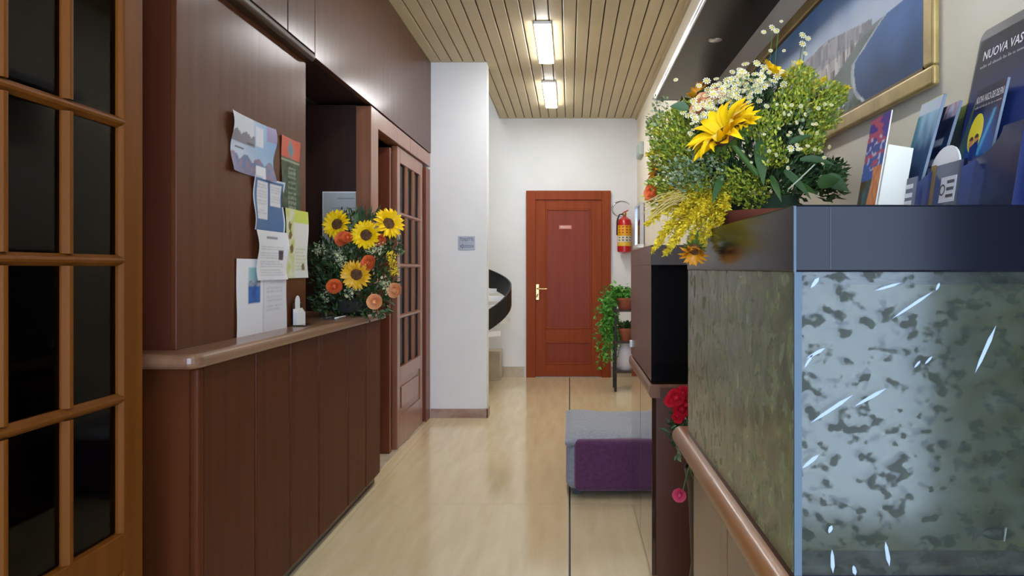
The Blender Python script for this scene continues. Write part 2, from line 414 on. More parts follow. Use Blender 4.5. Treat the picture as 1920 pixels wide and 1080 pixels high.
struct(MB().box(-1.9, XL-.045, YB, .4, 0, 2.21).build('wall_left_lobby', W_PANEL))
# door 1 surround
dj = struct(MB().box(XL-.09, XL, 4.055, 4.205, 0, 2.2).build('trim_3', W_SLIDE, None, .003), 'sliding door surround')
bx('jamb', W_JAMB, dj, XL-.09, XL-.004, 5.62, 5.785, 0, 2.07, .003)
bx('header', W_SLIDE, dj, XL-.09, XL-.002, 4.205, 5.06, 2.095, 2.2, .003)
bx('header', W_SLIDE, dj, XL-.09, XL-.002, 5.063, 5.785, 2.095, 2.2, .003)
bx('stop_strip', W_DARK, dj, XL-.085, XL-.03, 5.562, 5.62, 0, 2.09)
bx('threshold', M_BEIGESK, dj, XL-.12, XL-.01, 4.21, 5.78, 0, .008)
# inner leaf standing open behind the opening
il = thing('door_leaf', 'plain reddish door leaf standing open behind the counter end', 'door', (-1.5, 4.66, 0))
bx('leaf', W_JAMB, il, -1.75, -1.212, 4.64, 4.68, .01, 2.06, .003)
bx('leaf_edge', W_JAMB, il, -1.214, -1.205, 4.638, 4.682, .01, 2.06)
# certificate on the reception side wall
cf = thing('certificate', 'pale framed certificate hanging behind the sunflowers in the dark reception', 'picture frame', (-1.31, 4.07, 1.35))
bx('backing', M_WHITE, cf, -1.45, -1.166, 4.064, 4.078, 1.30, 1.70, .002)
bx('sheet', M('certificate_paper', S(186,190,184), .35), cf, -1.443, -1.173, 4.0625, 4.064, 1.307, 1.693)
mb = MB(cf.location)
mb.box(-1.36, -1.26, 4.0618, 4.0624, 1.655, 1.663)
for i in range(5): mb.box(-1.40, -1.21+random.uniform(-.03, 0), 4.0618, 4.0624, 1.60-i*.03, 1.604-i*.03)
mb.build('printed_lines', M_INK, cf)

# ---- flyers on the notice cabinet
XN = -1.199
def NY(px): return 1.2*F/(VX-px)
def NZ(px, py): return H+(VY-py)/F*NY(px)
nz = noise.noise
def flyer(name, label, y0, y1, z0, z1, func, nx=40, ny=40, curl=.006, ly=.0):
    t = thing(name, label, 'flyer', (XN+ly, (y0+y1)/2, z0), group='flyers on the notice cabinet')
    # sheet with a curled edge
    w_, h_ = y1-y0, z1-z0; n = 10; vs = []; fs = []
    me_o = picture('sheet', (.0012, -w_/2, 0), (0, w_, 0), (0, 0, h_), nx, ny, func, t)
    ph = random.uniform(0, 6)
    for v in me_o.data.vertices:
        u = v.co.y/w_+.5; k = v.co.z/h_
        v.co.x += curl*(abs(u-.5)*2)**3*(.5+.5*math.sin(k*7+ph))+.0008*math.sin(u*9+k*5)+.0012
    so = me_o.modifiers.new('solid', 'SOLIDIFY'); so.thickness = .0004; so.offset = -1
    return t
WP = S(222,220,220); GRY = S(168,168,172)
def f1(u, v):
    c = mix(S(188,198,212), S(150,178,205), sst(.2, .9, u+.2*nz((u*3, v*3, 1))))
    m_ = .62+.12*math.sin(u*17)*math.sin(u*5+1)
    if v > .62+.1*nz((u*9, 0, 3)) and u < .52: c = S(206,208,214)
    if .52 < v < .66+.07*abs(math.sin(u*14)) and u < .55: c = S(132,126,132)
    if .55 < u < .75 and .55 < v < .92: c = S(214,214,220)
    if .8 < u and v > .7: c = S(160,146,172)
    if v < .22+.12*abs(math.sin(u*11+1)) : c = mix(S(92,124,164), S(150,120,128), .5+.8*nz((u*12, v*12, 5)))
    if .55 < u < .8 and v < .22: c = S(224,222,222)
    if abs(v-.43) < .012 and .08 < u < .28: c = S(70,70,80)
    if abs(v-.55) < .012 and .36 < u < .52: c = S(70,70,80)
    return c
def lines(u, v, u0, u1, v0, v1, n, c, base, seed=0):
    if u0 < u < u1 and v0 < v < v1:
        k = (v-v0)/(v1-v0)*n
        if k % 1 < .38 and u < u1-(u1-u0)*.35*abs(nz((int(k)*1.7, seed, 2))): return mix(base, c, .5+.5*nz((u*50, v*50, 1)))
    return base
def f2(u, v):
    c = S(74,108,148)
    if u < .03 or u > .97 or v > .97: return S(200,206,212)
    if .10 < u < .47 and .22 < v < .92: c = lines(u, v, .12, .45, .25, .9, 11, GRY, S(212,210,212), 1)
    if .54 < u < .92 and .48 < v < .92: c = lines(u, v, .56, .9, .5, .9, 7, GRY, S(212,210,212), 2)
    return c
def f3(u, v):
    c = lines(u, v, .12, .9, .08, .72, 11, GRY, WP, 3)
    if .3 < u < .7 and .84 < v < .89: c = S(140,140,150)
    if .72 < u < .86 and .42 < v < .62: c = S(78,66,76)
    return c
def f4(u, v):
    c = mix(S(50,66,46), S(78,92,70), .5+nz((u*8, v*14, 1)))
    if v > .72: c = mix(S(196,92,70), S(90,130,140), sst(.25, .1, abs(u-.5)+abs(v-.84)*1.2))
    if .66 < v < .7: c = S(150,160,130)
    if .35 < u < .8 and v < .6 and (v*14) % 1 < .45: c = mix(S(90,104,84), S(150,158,140), .5+nz((u*20, v*20, 4)))
    return c
def f5(u, v):
    c = S(214,214,206)
    if v > .8: c = S(196,206,92)
    if u < .42: c = mix(S(190,198,110), S(212,212,190), .5+nz((u*6, v*9, 2)))
    if .42 < u < .95 and .1 < v < .78: c = lines(u, v, .44, .93, .12, .78, 13, S(168,178,110), c, 5)
    for cu, cv in ((.2, .75), (.22, .62), (.3, .42), (.78, .16)):
        if (u-cu)**2*1.0+(v-cv)**2*1.6 < .006+.004*nz((u*20, v*20, 9)): c = S(120,96,60)
    return c
def f6(u, v):
    c = S(226,224,224)
    if u > .5: c = lines(u, v, .56, .93, .25, .8, 13, S(176,176,180), S(214,212,214), 6)
    if abs(u-.505) < .012: c = S(196,194,196)
    if .2 < u < .44 and .40 < v < .9:
        vv = (v-.4)/.5
        c = mix(S(44,84,150), S(60,110,176), .5+nz((u*14, v*14, 1)))
        if .45 < vv < .62: c = mix(S(70,84,110), S(180,186,196), .5+nz((u*20, v*22, 4)))
        if vv >= .62: c = mix(S(120,170,176), S(168,196,198), .5+nz((u*8, v*9, 7)))
    return c
def fl_px(n, lab, xa, xb, ya, yb2, fn, **k):
    z1 = NZ(xa, ya); z0 = NZ(xa, yb2)
    return flyer(n, lab, NY(xa), NY(xb), z0, z1, fn, **k)
fl_px('tourist_map', 'pale blue tourist leaflet with mountains, uppermost left on the walnut panel', 430, 511, 205, 318, f1, curl=.016)
fl_px('timetable', 'blue-bordered sheet with white tables just under the pale blue leaflet', 473, 529, 326, 430, f2, curl=.010)
fl_px('letter_sheet', 'white printed letter with a tiny photo, under the blue-bordered sheet', 476, 533, 430, 526, f3, curl=.012, ly=.006)
fl_px('green_poster', 'narrow dark green leaflet with a red top, right of the others', 526, 560, 252, 388, f4, curl=.004)
fl_px('yellow_leaflet', 'yellow-green and white leaflet at the right edge of the walnut panel', 532, 574, 389, 522, f5, ly=.002, curl=.006)
t6 = flyer('brochure', 'large white double-page sheet with a blue sea photo, standing on the counter', NY(441), NY(535), 1.0, 1.285, f6, ly=.001, curl=.002)
# small things on the counter
t = thing('card_holder', 'small clear card holder with white cards at the corner of the notice panel', 'card holder', (-1.165, 3.03, 1.0))
bx('base', M_CLEAR, t, -1.19, -1.13, 2.97, 3.08, 1.0, 1.006)
bx('back', M_CLEAR, t, -1.192, -1.188, 2.97, 3.08, 1.006, 1.10)
for i in range(4): bx('card', M_PAPER, t, -1.186+i*.004, -1.184+i*.004, 2.975, 3.075, 1.006, 1.075-.006*i)
mb = MB(t.location); pr = [(3.0+.0, 1.09)]
mb.prism([(3.0, 1.07)]+[(3.025+.026*math.cos(a_), 1.105+.026*math.sin(a_)) for a_ in [PI-i*PI/8 for i in range(9)]]+[(3.05, 1.07)], 'x', -1.1875, -1.1865).build('white_tag', M_PAPER, t)
t = thing('pen_tray', 'small silver pen tray on the counter in front of the sunflowers', 'tray', (-1.15, 3.42, 1.0))
MB(t.location).prism([(-1.19, 1.0), (-1.11, 1.0), (-1.105, 1.012), (-1.108, 1.012), (-1.113, 1.004), (-1.187, 1.004), (-1.192, 1.012), (-1.195, 1.012)], 'y', 3.33, 3.52).build('tray', M_CHROME, t)
for i in range(3): MB(t.location).tube([(-1.175+.022*i, 3.345, 1.009), (-1.17+.02*i, 3.49, 1.009)], .0042).build('pen', [M_INKD, M_CHROME, M_INKW][i], t)

# ================================================================== FAR WALL: door, sign, extinguisher, plant stand, stair
def FX(px, Y=YF): return (px-VX)/F*Y
def FZ(py, Y=YF): return H+(VY-py)/F*Y
dx0, dx1, dz1 = FX(987), FX(1145), FZ(358)
d1 = struct(bx('door_1', W_RED, None, dx0, dx0+.105, YF-.035, YF, 0, dz1, .004), 'mahogany door with a small sign and brass lever')
d1['label'] = 'mahogany panelled door at the end of the corridor'
bx('architrave', W_RED, d1, dx1-.105, dx1, YF-.035, YF, 0, dz1, .004)
bx('architrave', W_RED, d1, dx0+.105, dx1-.105, YF-.035, YF, dz1-.105, dz1, .004)
lx0, lx1, lz1 = dx0+.105, dx1-.105, dz1-.105
YL = YF-.012
sw = .115
bx('stile', W_RED, d1, lx0, lx0+sw, YL-.006, YL+.01, .01, lz1, .003); bx('stile', W_RED, d1, lx1-sw, lx1, YL-.006, YL+.01, .01, lz1, .003)
bx('rail', W_RED, d1, lx0+sw, lx1-sw, YL-.006, YL+.01, lz1-.10, lz1, .003)
bx('rail', W_RED, d1, lx0+sw, lx1-sw, YL-.006, YL+.01, FZ(640), FZ(617), .003)
bx('rail', W_RED, d1, lx0+sw, lx1-sw, YL-.006, YL+.01, .01, FZ(683), .003)
bx('door_panel', W_REDP, d1, lx0+sw, lx1-sw, YL+.002, YL+.01, FZ(617), lz1-.10)
bx('door_panel', W_REDP, d1, lx0+sw, lx1-sw, YL+.002, YL+.01, FZ(683), FZ(640))
for z0, z1 in ((FZ(617), lz1-.10), (FZ(683), FZ(640))):
    for a_ in ((lx0+sw, lx0+sw+.02, z0, z1), (lx1-sw-.02, lx1-sw, z0, z1), (lx0+sw+.02, lx1-sw-.02, z0, z0+.02), (lx0+sw+.02, lx1-sw-.02, z1-.02, z1)):
        bx('panel_moulding', W_RED, d1, a_[0], a_[1], YL-.009, YL+.004, a_[2], a_[3], .006)
hx, hz = FX(1008), FZ(541)
h = MB().box(hx-.018, hx+.018, YL-.010, YL-.004, hz-.02-.11, hz+.05).build('handle_plate', M_BRASS, d1, .004)
MB().tube([(hx, YL-.008, hz), (hx, YL-.05, hz), (hx+.012, YL-.06, hz), (hx+.11, YL-.06, hz-.002)], [.009,.009,.009,.007]).build('lever', M_BRASS, h)
MB().tube([(hx, YL-.008, hz-.085), (hx, YL-.03, hz-.085)], .012).build('key_cylinder', M_BRASS, h)
MB().tube([(hx, YL-.03, hz-.085), (hx-.012, YL-.05, hz-.10), (hx+.006, YL-.052, hz-.06)], .007).build('key', M_BRASS, h)
sg = thing('door_sign', 'tiny reddish PRIVATO plate on the mahogany door', 'sign', (FX(1060), YL+.002, FZ(426)))
sx, sz = FX(1060), FZ(426)
bx('plate', M('sign_pink', S(214,128,112), .4), sg, sx-.072, sx+.072, YL-.003, YL+.002, sz-.021, sz+.021, .001)
text_obj('lettering', 'PRIVATO', .022, Vector((-.055, -.0055, -.011)), (1,0,0), (0,0,1), M_INKW, sg, .0, .11)
# toilet sign on the pillar
tx, tz = FX(875, YP), FZ(456, YP)
ts = thing('toilet_sign', 'small grey TOILETTE sign with left arrow on the white pillar', 'sign', (tx, YP, tz))
bx('plate', M('sign_grey', S(172,176,182), .3, .3), ts, tx-.070, tx+.070, YP-.004, YP, tz-.058, tz+.058, .001)
text_obj('lettering', 'TOILETTE', .027, Vector((-.058, -.0045, .018)), (1,0,0), (0,0,1), M_INKD, ts, .0, .116)
ar = [(-.056, -.026), (-.03, -.008), (-.03, -.018), (.056, -.018), (.056, -.034), (-.03, -.034), (-.03, -.044)]
MB().prism(ar, 'y', -.0052, -.004).build('arrow', M_INKD, ts)
ar2 = [(-.048, -.026), (-.034, -.016), (-.034, -.0215), (.052, -.0215), (.052, -.0305), (-.034, -.0305), (-.034, -.036)]
MB().prism(ar2, 'y', -.0058, -.0052).build('arrow_fill', MATS['sign_grey'], ts)
# extinguisher
ex, ez = FX(1171, 7.86), FZ(474, 7.86)
et = thing('fire_extinguisher', 'red fire extinguisher with yellow label hanging right of the door', 'fire extinguisher', (ex, 7.87, ez))
MB().lathe([(.055, 0), (.078, .012), (.081, .03), (.081, .33), (.07, .375), (.035, .40), (.022, .405), (.022, .42)], seg=28).build('cylinder', M_REDP, et)
def band(z0, z1, r=.0818):
    vs = []; fs = []; n = 18
    for i in range(n+1):
        t_ = PI+PI*.06+PI*.88*i/n; vs += [(r*math.cos(t_), r*math.sin(t_), z0), (r*math.cos(t_), r*math.sin(t_), z1)]
    for i in range(n): fs.append((2*i, 2*i+2, 2*i+3, 2*i+1))
    mb = MB(); mb.smooth = True; return mb.add(vs, fs)
band(.19, .31).build('yellow_label', M('label_yellow', S(240,176,28), .4), et)
band(.12, .19).build('white_label', M('label_white', S(232,220,190), .4), et)
band(.075, .12).build('orange_label', M('label_amber', S(236,190,60), .4), et)
for i in range(5):
    mb = MB(); n = 5
    for k in range(4):
        t_ = PI+PI*(.24+.17*k); c_, s_ = math.cos(t_)*.0826, math.sin(t_)*.0826
        tg = Vector((-math.sin(t_), math.cos(t_), 0))*.010
        z_ = [.285, .25, .222, .165, .135][i]
        mb = MB(); mb.add([(c_-tg.x, s_-tg.y, z_), (c_+tg.x, s_+tg.y, z_), (c_+tg.x, s_+tg.y, z_+.013), (c_-tg.x, s_-tg.y, z_+.013)], [(0,1,2,3)])
        mb.build('label_print', M_INKD if i in (3, 4) else M_REDP, et)
MB().lathe([(.02, .42), (.024, .43), (.024, .455), (.012, .46)], seg=16).build('valve', M_BRASS, et)
MB().prism([(-.015, .45), (.05, .475), (.05, .483), (-.015, .462)], 'x', -.009, .009).build('lever', M_REDP, et).rotation_euler = (0, 0, -2.2)
MB().tube([(-.02, 0, .44), (-.06, -.03, .43), (-.085, -.03, .36), (-.086, -.02, .2)], .009).build('hose', M_IRON, et)
bx('wall_bracket', M_IRON, et, ex-.015, ex+.015, 7.935, YF, ez+.30, ez+.42)
# curved hook
hcx, hcz = FX(1166, 7.9), FZ(392, 7.9)
hk = thing('wall_hook', 'open ring of dark metal on the wall above the extinguisher', 'hook', (hcx, 7.9, hcz))
MB().tube([(.108*math.cos(t_), 0, .088*math.sin(t_)) for t_ in [math.radians(38+i*8) for i in range(30)]], [.004+.006*math.sin(PI*i/29) for i in range(30)]).build('ring', M_CHROME, hk)
MB().tube([(-.108, 0, .0), (-.108, .066, .0)], .006).build('wall_pin', M_CHROME, hk)
# glazed board on right wall near far corner
gb = thing('wall_case', 'narrow glazed wall case seen edge-on beside the fire extinguisher', 'wall case', (XR, 7.42, 1.5))
bx('back_board', M('case_brown', S(120,92,80), .5), gb, XR-.012, XR, 7.14, 7.72, 1.5, 1.93)
for a_ in ((7.14, 7.165, 1.5, 1.93), (7.695, 7.72, 1.5, 1.93), (7.165, 7.695, 1.905, 1.93)):
    bx('frame', M_CHROME, gb, XR-.05, XR-.012, *a_)
bx('bottom_ledge', M_WHITE, gb, XR-.07, XR-.012, 7.14, 7.72, 1.465, 1.5)
bx('glass', M_CLEAR, gb, XR-.036, XR-.032, 7.166, 7.694, 1.501, 1.904)
es = thing('emergency_light', 'small grey-green emergency light box high on the right wall by the corner', 'emergency light', (XR, 7.45, 2.42))
bx('housing', M('emerg_grey', S(176,188,182), .4), es, XR-.045, XR, 7.25, 7.6, 2.44, 2.58, .008)
bx('lens', M('emerg_green', S(150,176,160), .3), es, XR-.049, XR-.044, 7.28, 7.57, 2.46, 2.56)
# plant stand
ps = thing('plant_stand', 'dark three-tier plant stand beside the mahogany door', 'plant stand', (.58, 7.15, 0))
for x in (.465, .69):
    for y in (7.03, 7.27): bx('leg', M_IRON, ps, x-.013, x+.013, y-.013, y+.013, 0, .86, .003)
for z in (.20, .50, .82): bx('shelf', W_DARK, ps, .45, .705, 7.015, 7.285, z-.012, z+.008, .003)
def pot(name, label, c, r, h_, mat, cat='flower pot', grp=None):
    t_ = thing(name, label, cat, c, group=grp)
    MB().lathe([(r*.7, 0), (r*.95, h_*.8), (r*1.05, h_*.8), (r*1.08, h_), (r*.95, h_), (r*.9, h_*.85), (0, h_*.84)], seg=24).build('pot', mat, t_)
    return t_
p1 = pot('ivy_pot', 'terracotta pot of bright trailing ivy on top of the plant stand', (.575, 7.13, .828), .10, .12, M_TERRA, 'potted plant')
mb = MB()
for i in range(26):
    a_ = random.uniform(0, 2*PI); r_ = random.uniform(.12, .24); c_ = Vector((math.cos(a_)*r_-.05, math.sin(a_)*r_*.6-.05, 0))
    if c_.x > .1: c_.x *= .3
    top_ = random.uniform(.14, .26); dn = random.uniform(-.05, .12) if i < 10 else random.uniform(-.62, -.1)
    if dn < -.05: c_.x = min(c_.x, random.uniform(-.22, -.08)); c_.y = random.uniform(-.14, 0)
    pts = [Vector((0, 0, .10)), Vector((c_.x*.5, c_.y*.5, top_)), Vector((c_.x*.9, c_.y*.9, top_*.7))]
    if dn < -.05:
        n = 8
        for k in range(1, n): pts.append(Vector((c_.x*1.0+random.uniform(-.012, .012), c_.y, top_*.7+(dn-top_*.7)*k/(n-1))))
    for k in range(len(pts)-1):
        for q in range(9):
            p_ = pts[k].lerp(pts[k+1], q/9)+Vector((random.uniform(-.02, .02), random.uniform(-.02, .02), random.uniform(-.015, .015)))
            mb.leaf(p_, (random.uniform(-1, 1), random.uniform(-1, .5), random.uniform(-1, .5)), random.uniform(.035, .06), random.uniform(.02, .034))
iv = mb.build('trailing_leaves', M_IVY, p1); iv['kind'] = 'stuff'
p2 = pot('small_pot', 'small terracotta pot on the middle shelf of the plant stand', (.575, 7.12, .508), .085, .13, M_TERRA, 'potted plant')
mb = MB()
for i in range(130): mb.leaf((random.uniform(-.07, .07), random.uniform(-.07, .07), random.uniform(.12, .17)), (random.uniform(-1, 1), random.uniform(-1, 1), random.uniform(0, 1)), .05, .028)
mb.build('leaves', M_LEAFD, p2)['kind'] = 'stuff'
p3 = thing('white_jug', 'tall white vase on the lowest shelf of the plant stand', 'vase', (.575, 7.13, .208))
MB().lathe([(.07, 0), (.085, .02), (.09, .12), (.08, .2), (.06, .25), (.066, .275), (.055, .27), (.05, .24), (0, .2)], seg=24).build('body', M('glaze_white', S(206,204,214), .25), p3)

# stair
st = thing('spiral_stair', 'spiral stair with black ribbon balustrade behind the white pillar', 'staircase', (-1.1, 7.15, 0))
MB().lathe([(.05, 0), (.05, 3.2)], seg=16).build('pole', M_WHITE, st)
def rib(t0, t1, r, dz0, dz1, n=60):
    vs = []; fs = []; mb = MB(); mb.smooth = True
    zf = lambda a_: 1.06+(.0028 if a_ > 0 else .0042)*a_
    for i in range(n+1):
        a_ = t0+(t1-t0)*i/n; t_ = math.radians(a_); z = zf(a_)
        for rr, dz in ((r, dz0), (r, dz1), (r-.018, dz1), (r-.018, dz0)):
            vs.append((rr*math.cos(t_), rr*math.sin(t_), z+dz))
    for i in range(n):
        for j in range(4): fs.append((4*i+j, 4*i+(j+1) % 4, 4*i+4+(j+1) % 4, 4*i+4+j))
    fs += [(0,1,2,3), (4*n+3, 4*n+2, 4*n+1, 4*n)]
    return mb.add(vs, fs)
rib(-62, 250, .5, -.20, 0).build('balustrade', M('black_ribbon', S(20,20,22), .4), st)
for i in range(11):
    a0 = -62+i*28; z = 1.06+(.0028 if a0 > 0 else .0042)*a0-.17; t0, t1 = math.radians(a0), math.radians(a0+30)
    arc = [(.49*math.cos(t0+(t1-t0)*q/6), .49*math.sin(t0+(t1-t0)*q/6)) for q in range(7)]
    MB().prism([(.03*math.cos(t0), .03*math.sin(t0))]+arc+[(.03*math.cos(t1), .03*math.sin(t1))], 'z', z-.05, z).build('tread', M_WHITE, st)
tag(bx('marble_step', M_BEIGESK, None, -1.5, -.77, 7.7, YF-.015, 0, .33, .006, o=(0,0,0)), 'beige marble step against the far wall, peeking out by the white pillar', 'step')

# ================================================================== RIGHT: aquariums, shelf, painting
def film_mat(name, film1, film2, spot, rough, spotscale, thr, cover, streak=(1,1,1), gl=1.0):
    """dirty aquarium glass: algae film and spots over clear, slightly hazy glass"""
    m = bpy.data.materials.new(name); m.use_nodes = True; nt = m.node_tree; nt.nodes.clear()
    out = nt.nodes.new('ShaderNodeOutputMaterial'); tc = nt.nodes.new('ShaderNodeTexCoord')
    mp = nt.nodes.new('ShaderNodeMapping'); mp.inputs['Scale'].default_value = streak
    nt.links.new(tc.outputs['Object'], mp.inputs[0])
    n1 = nt.nodes.new('ShaderNodeTexNoise'); n1.inputs['Scale'].default_value = 22; n1.inputs['Detail'].default_value = 6
    n2 = nt.nodes.new('ShaderNodeTexNoise'); n2.inputs['Scale'].default_value = spotscale; n2.inputs['Detail'].default_value = 1.5
    n3 = nt.nodes.new('ShaderNodeTexNoise'); n3.inputs['Scale'].default_value = 60; n3.inputs['Detail'].default_value = 3
    add = nt.nodes.new('ShaderNodeVectorMath'); add.operation = 'SCALE'; add.inputs['Scale'].default_value = .012
    nt.links.new(n3.outputs['Color'], add.inputs[0])
    ad2 = nt.nodes.new('ShaderNodeVectorMath'); nt.links.new(mp.outputs[0], ad2.inputs[0]); nt.links.new(add.outputs[0], ad2.inputs[1])
    nt.links.new(mp.outputs[0], n1.inputs['Vector']); nt.links.new(mp.outputs[0], n3.inputs['Vector']); nt.links.new(ad2.outputs[0], n2.inputs['Vector'])
    r1 = nt.nodes.new('ShaderNodeValToRGB'); r1.color_ramp.elements[0].color = film1; r1.color_ramp.elements[1].color = film2
    r1.color_ramp.elements[0].position = .35; r1.color_ramp.elements[1].position = .68
    nt.links.new(n1.outputs['Fac'], r1.inputs[0])
    r2 = nt.nodes.new('ShaderNodeValToRGB'); r2.color_ramp.elements[0].position = thr; r2.color_ramp.elements[1].position = thr+.08
    r2.color_ramp.elements[0].color = (1,1,1,1); r2.color_ramp.elements[1].color = (0,0,0,1)
    nt.links.new(n2.outputs['Fac'], r2.inputs[0])
    cm = nt.nodes.new('ShaderNodeMixRGB'); cm.inputs[2].default_value = spot
    nt.links.new(r2.outputs[0], cm.inputs[0]); nt.links.new(r1.outputs[0], cm.inputs[1])
    df = nt.nodes.new('ShaderNodeBsdfDiffuse'); nt.links.new(cm.outputs[0], df.inputs[0])
    tr = nt.nodes.new('ShaderNodeBsdfTransparent'); tr.inputs[0].default_value = (.88, .9, .84, 1)
    m1 = nt.nodes.new('ShaderNodeMixShader')
    cv = nt.nodes.new('ShaderNodeMath'); cv.operation = 'MAXIMUM'
    c1 = nt.nodes.new('ShaderNodeMath'); c1.operation = 'MULTIPLY'; c1.inputs[1].default_value = cover*1.6
    nt.links.new(n1.outputs['Fac'], c1.inputs[0])
    c2 = nt.nodes.new('ShaderNodeMath'); c2.operation = 'MULTIPLY'; c2.inputs[1].default_value = .85; nt.links.new(r2.outputs[0], c2.inputs[0])
    nt.links.new(c1.outputs[0], cv.inputs[0]); nt.links.new(c2.outputs[0], cv.inputs[1])
    nt.links.new(cv.outputs[0], m1.inputs[0]); nt.links.new(tr.outputs[0], m1.inputs[1]); nt.links.new(df.outputs[0], m1.inputs[2])
    g = nt.nodes.new('ShaderNodeBsdfGlossy'); g.inputs['Roughness'].default_value = rough; g.inputs[0].default_value = (gl, gl, gl, 1)
    fr = nt.nodes.new('ShaderNodeFresnel'); fr.inputs[0].default_value = 1.5
    # algae spots are dull: they lower the gloss
    inv = nt.nodes.new('ShaderNodeMath'); inv.operation = 'MULTIPLY_ADD'; inv.inputs[1].default_value = -.75; inv.inputs[2].default_value = 1
    nt.links.new(r2.outputs[0], inv.inputs[0])
    fm = nt.nodes.new('ShaderNodeMath'); fm.operation = 'MULTIPLY'; nt.links.new(fr.outputs[0], fm.inputs[0]); nt.links.new(inv.outputs[0], fm.inputs[1])
    m2 = nt.nodes.new('ShaderNodeMixShader'); nt.links.new(fm.outputs[0], m2.inputs[0]); nt.links.new(m1.outputs[0], m2.inputs[1]); nt.links.new(g.outputs[0], m2.inputs[2])
    nt.links.new(m2.outputs[0], out.inputs[0]); return m
M_FILMF = film_mat('front_film', S(62,67,60), S(84,90,82), S(50,54,44), .14, 44, .375, .30, (1, 1, 1.3), .78)
M_FILMS = film_mat('side_film', S(84,94,58), S(118,128,86), S(136,142,106), .22, 34, .36, .9, (1, 1.1, .9))
M_WATER = M('murky_water', S(96,90,30), .6, col2=S(70,72,30), nscale=5)
M_SEAL = M('silicone_seal', S(84,98,108), .5, spec=.15)
M_HOOD = M('hood_plastic', S(16,17,26), .17, spec=.18)
XT = .33; YT0, YT1 = 1.0166, 1.932; ZB, ZH, ZT = .80, 1.2445, 1.343
tk = thing('aquarium', 'large murky green aquarium with dark blue hood in the right foreground', 'aquarium', (.55, 1.47, ZB))
bx('front_pane', M_FILMF, tk, XT+.004, XR-.02, YT0, YT0+.008, ZB, ZH)
bx('side_pane', M_FILMS, tk, XT, XT+.008, YT0+.008, YT1, ZB, ZH)
bx('back_pane', M_REFLGLASS, tk, XT+.008, XR-.012, YT1-.008, YT1, ZB, ZH)
bx('inner_side_pane', M_REFLGLASS, tk, XR-.018, XR-.010, YT0+.008, YT1-.008, ZB, ZH)
bx('corner_seal', M_SEAL, tk, XT-.001, XT+.010, YT0-.002, YT0+.002, ZB, ZH)
bx('murky_water', M_WATER, tk, XT+.03, XR-.03, YT0+.06, YT1-.02, ZB+.012, ZH-.02)
bx('bottom_plate', M_HOOD, tk, XT, XR-.01, YT0, YT1, ZB-.012, ZB)
bx('hood', M_HOOD, tk, XT-.002, XR-.008, YT0-.004, YT1+.003, ZH, ZT, .003)
bx('hood_seam', M_IRON, tk, XT+.050, XT+.0515, YT0-.0046, YT0-.0035, ZH+.004, ZT-.004)
bx('hood_edge', M_SEAL, tk, XT-.003, XT+.0005, YT0-.0055, YT0-.003, ZH, ZT-.002)
# light scratches and bubbles on the front pane
mb = MB(tk.location); rs = random.Random(3)
def streak(px0, py0, px1, py1, wd):
    Y = YT0-.0004; a_ = P(px0, py0, Y); b_ = P(px1, py1, Y); d = (b_-a_); n_ = Vector((-d.z, 0, d.x)).normalized()*wd
    mb.add([a_, a_.lerp(b_, .25)+n_*.8, a_.lerp(b_, .7)+n_, b_, a_.lerp(b_, .7)-n_, a_.lerp(b_, .25)-n_*.8], [(0,1,2,3,4,5)])
for q in ((1520,793,1600,740,.0028), (1602,762,1662,728,.0026), (1512,672,1548,652,.0024), (1504,878,1536,852,.003), (1672,598,1750,546,.0022), (1755,545,1762,530,.002),
          (1714,690,1726,676,.0018), (1734,683,1748,668,.0018), (1828,700,1868,610,.003), (1560,1030,1562,1075,.003), (1600,1060,1604,1079,.003), (1660,1015,1668,1062,.003),
          (1554,1000,1560,985,.003), (1520,540,1536,520,.003), (1508,690,1524,664,.002), (1640,545,1690,530,.002)):
    streak(*q)
o_ = mb.build('scratches', M('scratch_white', S(150,164,184), .5), tk); o_['kind'] = 'stuff'
# fish
fs_ = thing('fish', 'small black fish with a pale stripe inside the green aquarium', 'fish', tuple(P(1872, 1000, YT0+.035)))
MB().lathe([(.002, -.026), (.008, -.016), (.0105, -.002), (.009, .012), (.004, .022), (.0015, .026)], seg=14, sx=.5).build('body', M('fish_black', S(22,18,16), .4), fs_).rotation_euler = (PI/2, 0, PI/2)
MB().prism([(-.022, 0), (-.04, .012), (-.036, 0), (-.04, -.012)], 'y', -.001, .001).build('tail', MATS['fish_black'], fs_)
MB().prism([(-.004, .008), (.003, .016), (.01, .006)], 'y', -.001, .001).build('dorsal_fin', MATS['fish_black'], fs_)
MB().prism([(.004, -.010), (.006, -.010), (.0095, .011), (.007, .011)], 'y', -.0062, -.004).build('stripe', M_INKW, fs_)
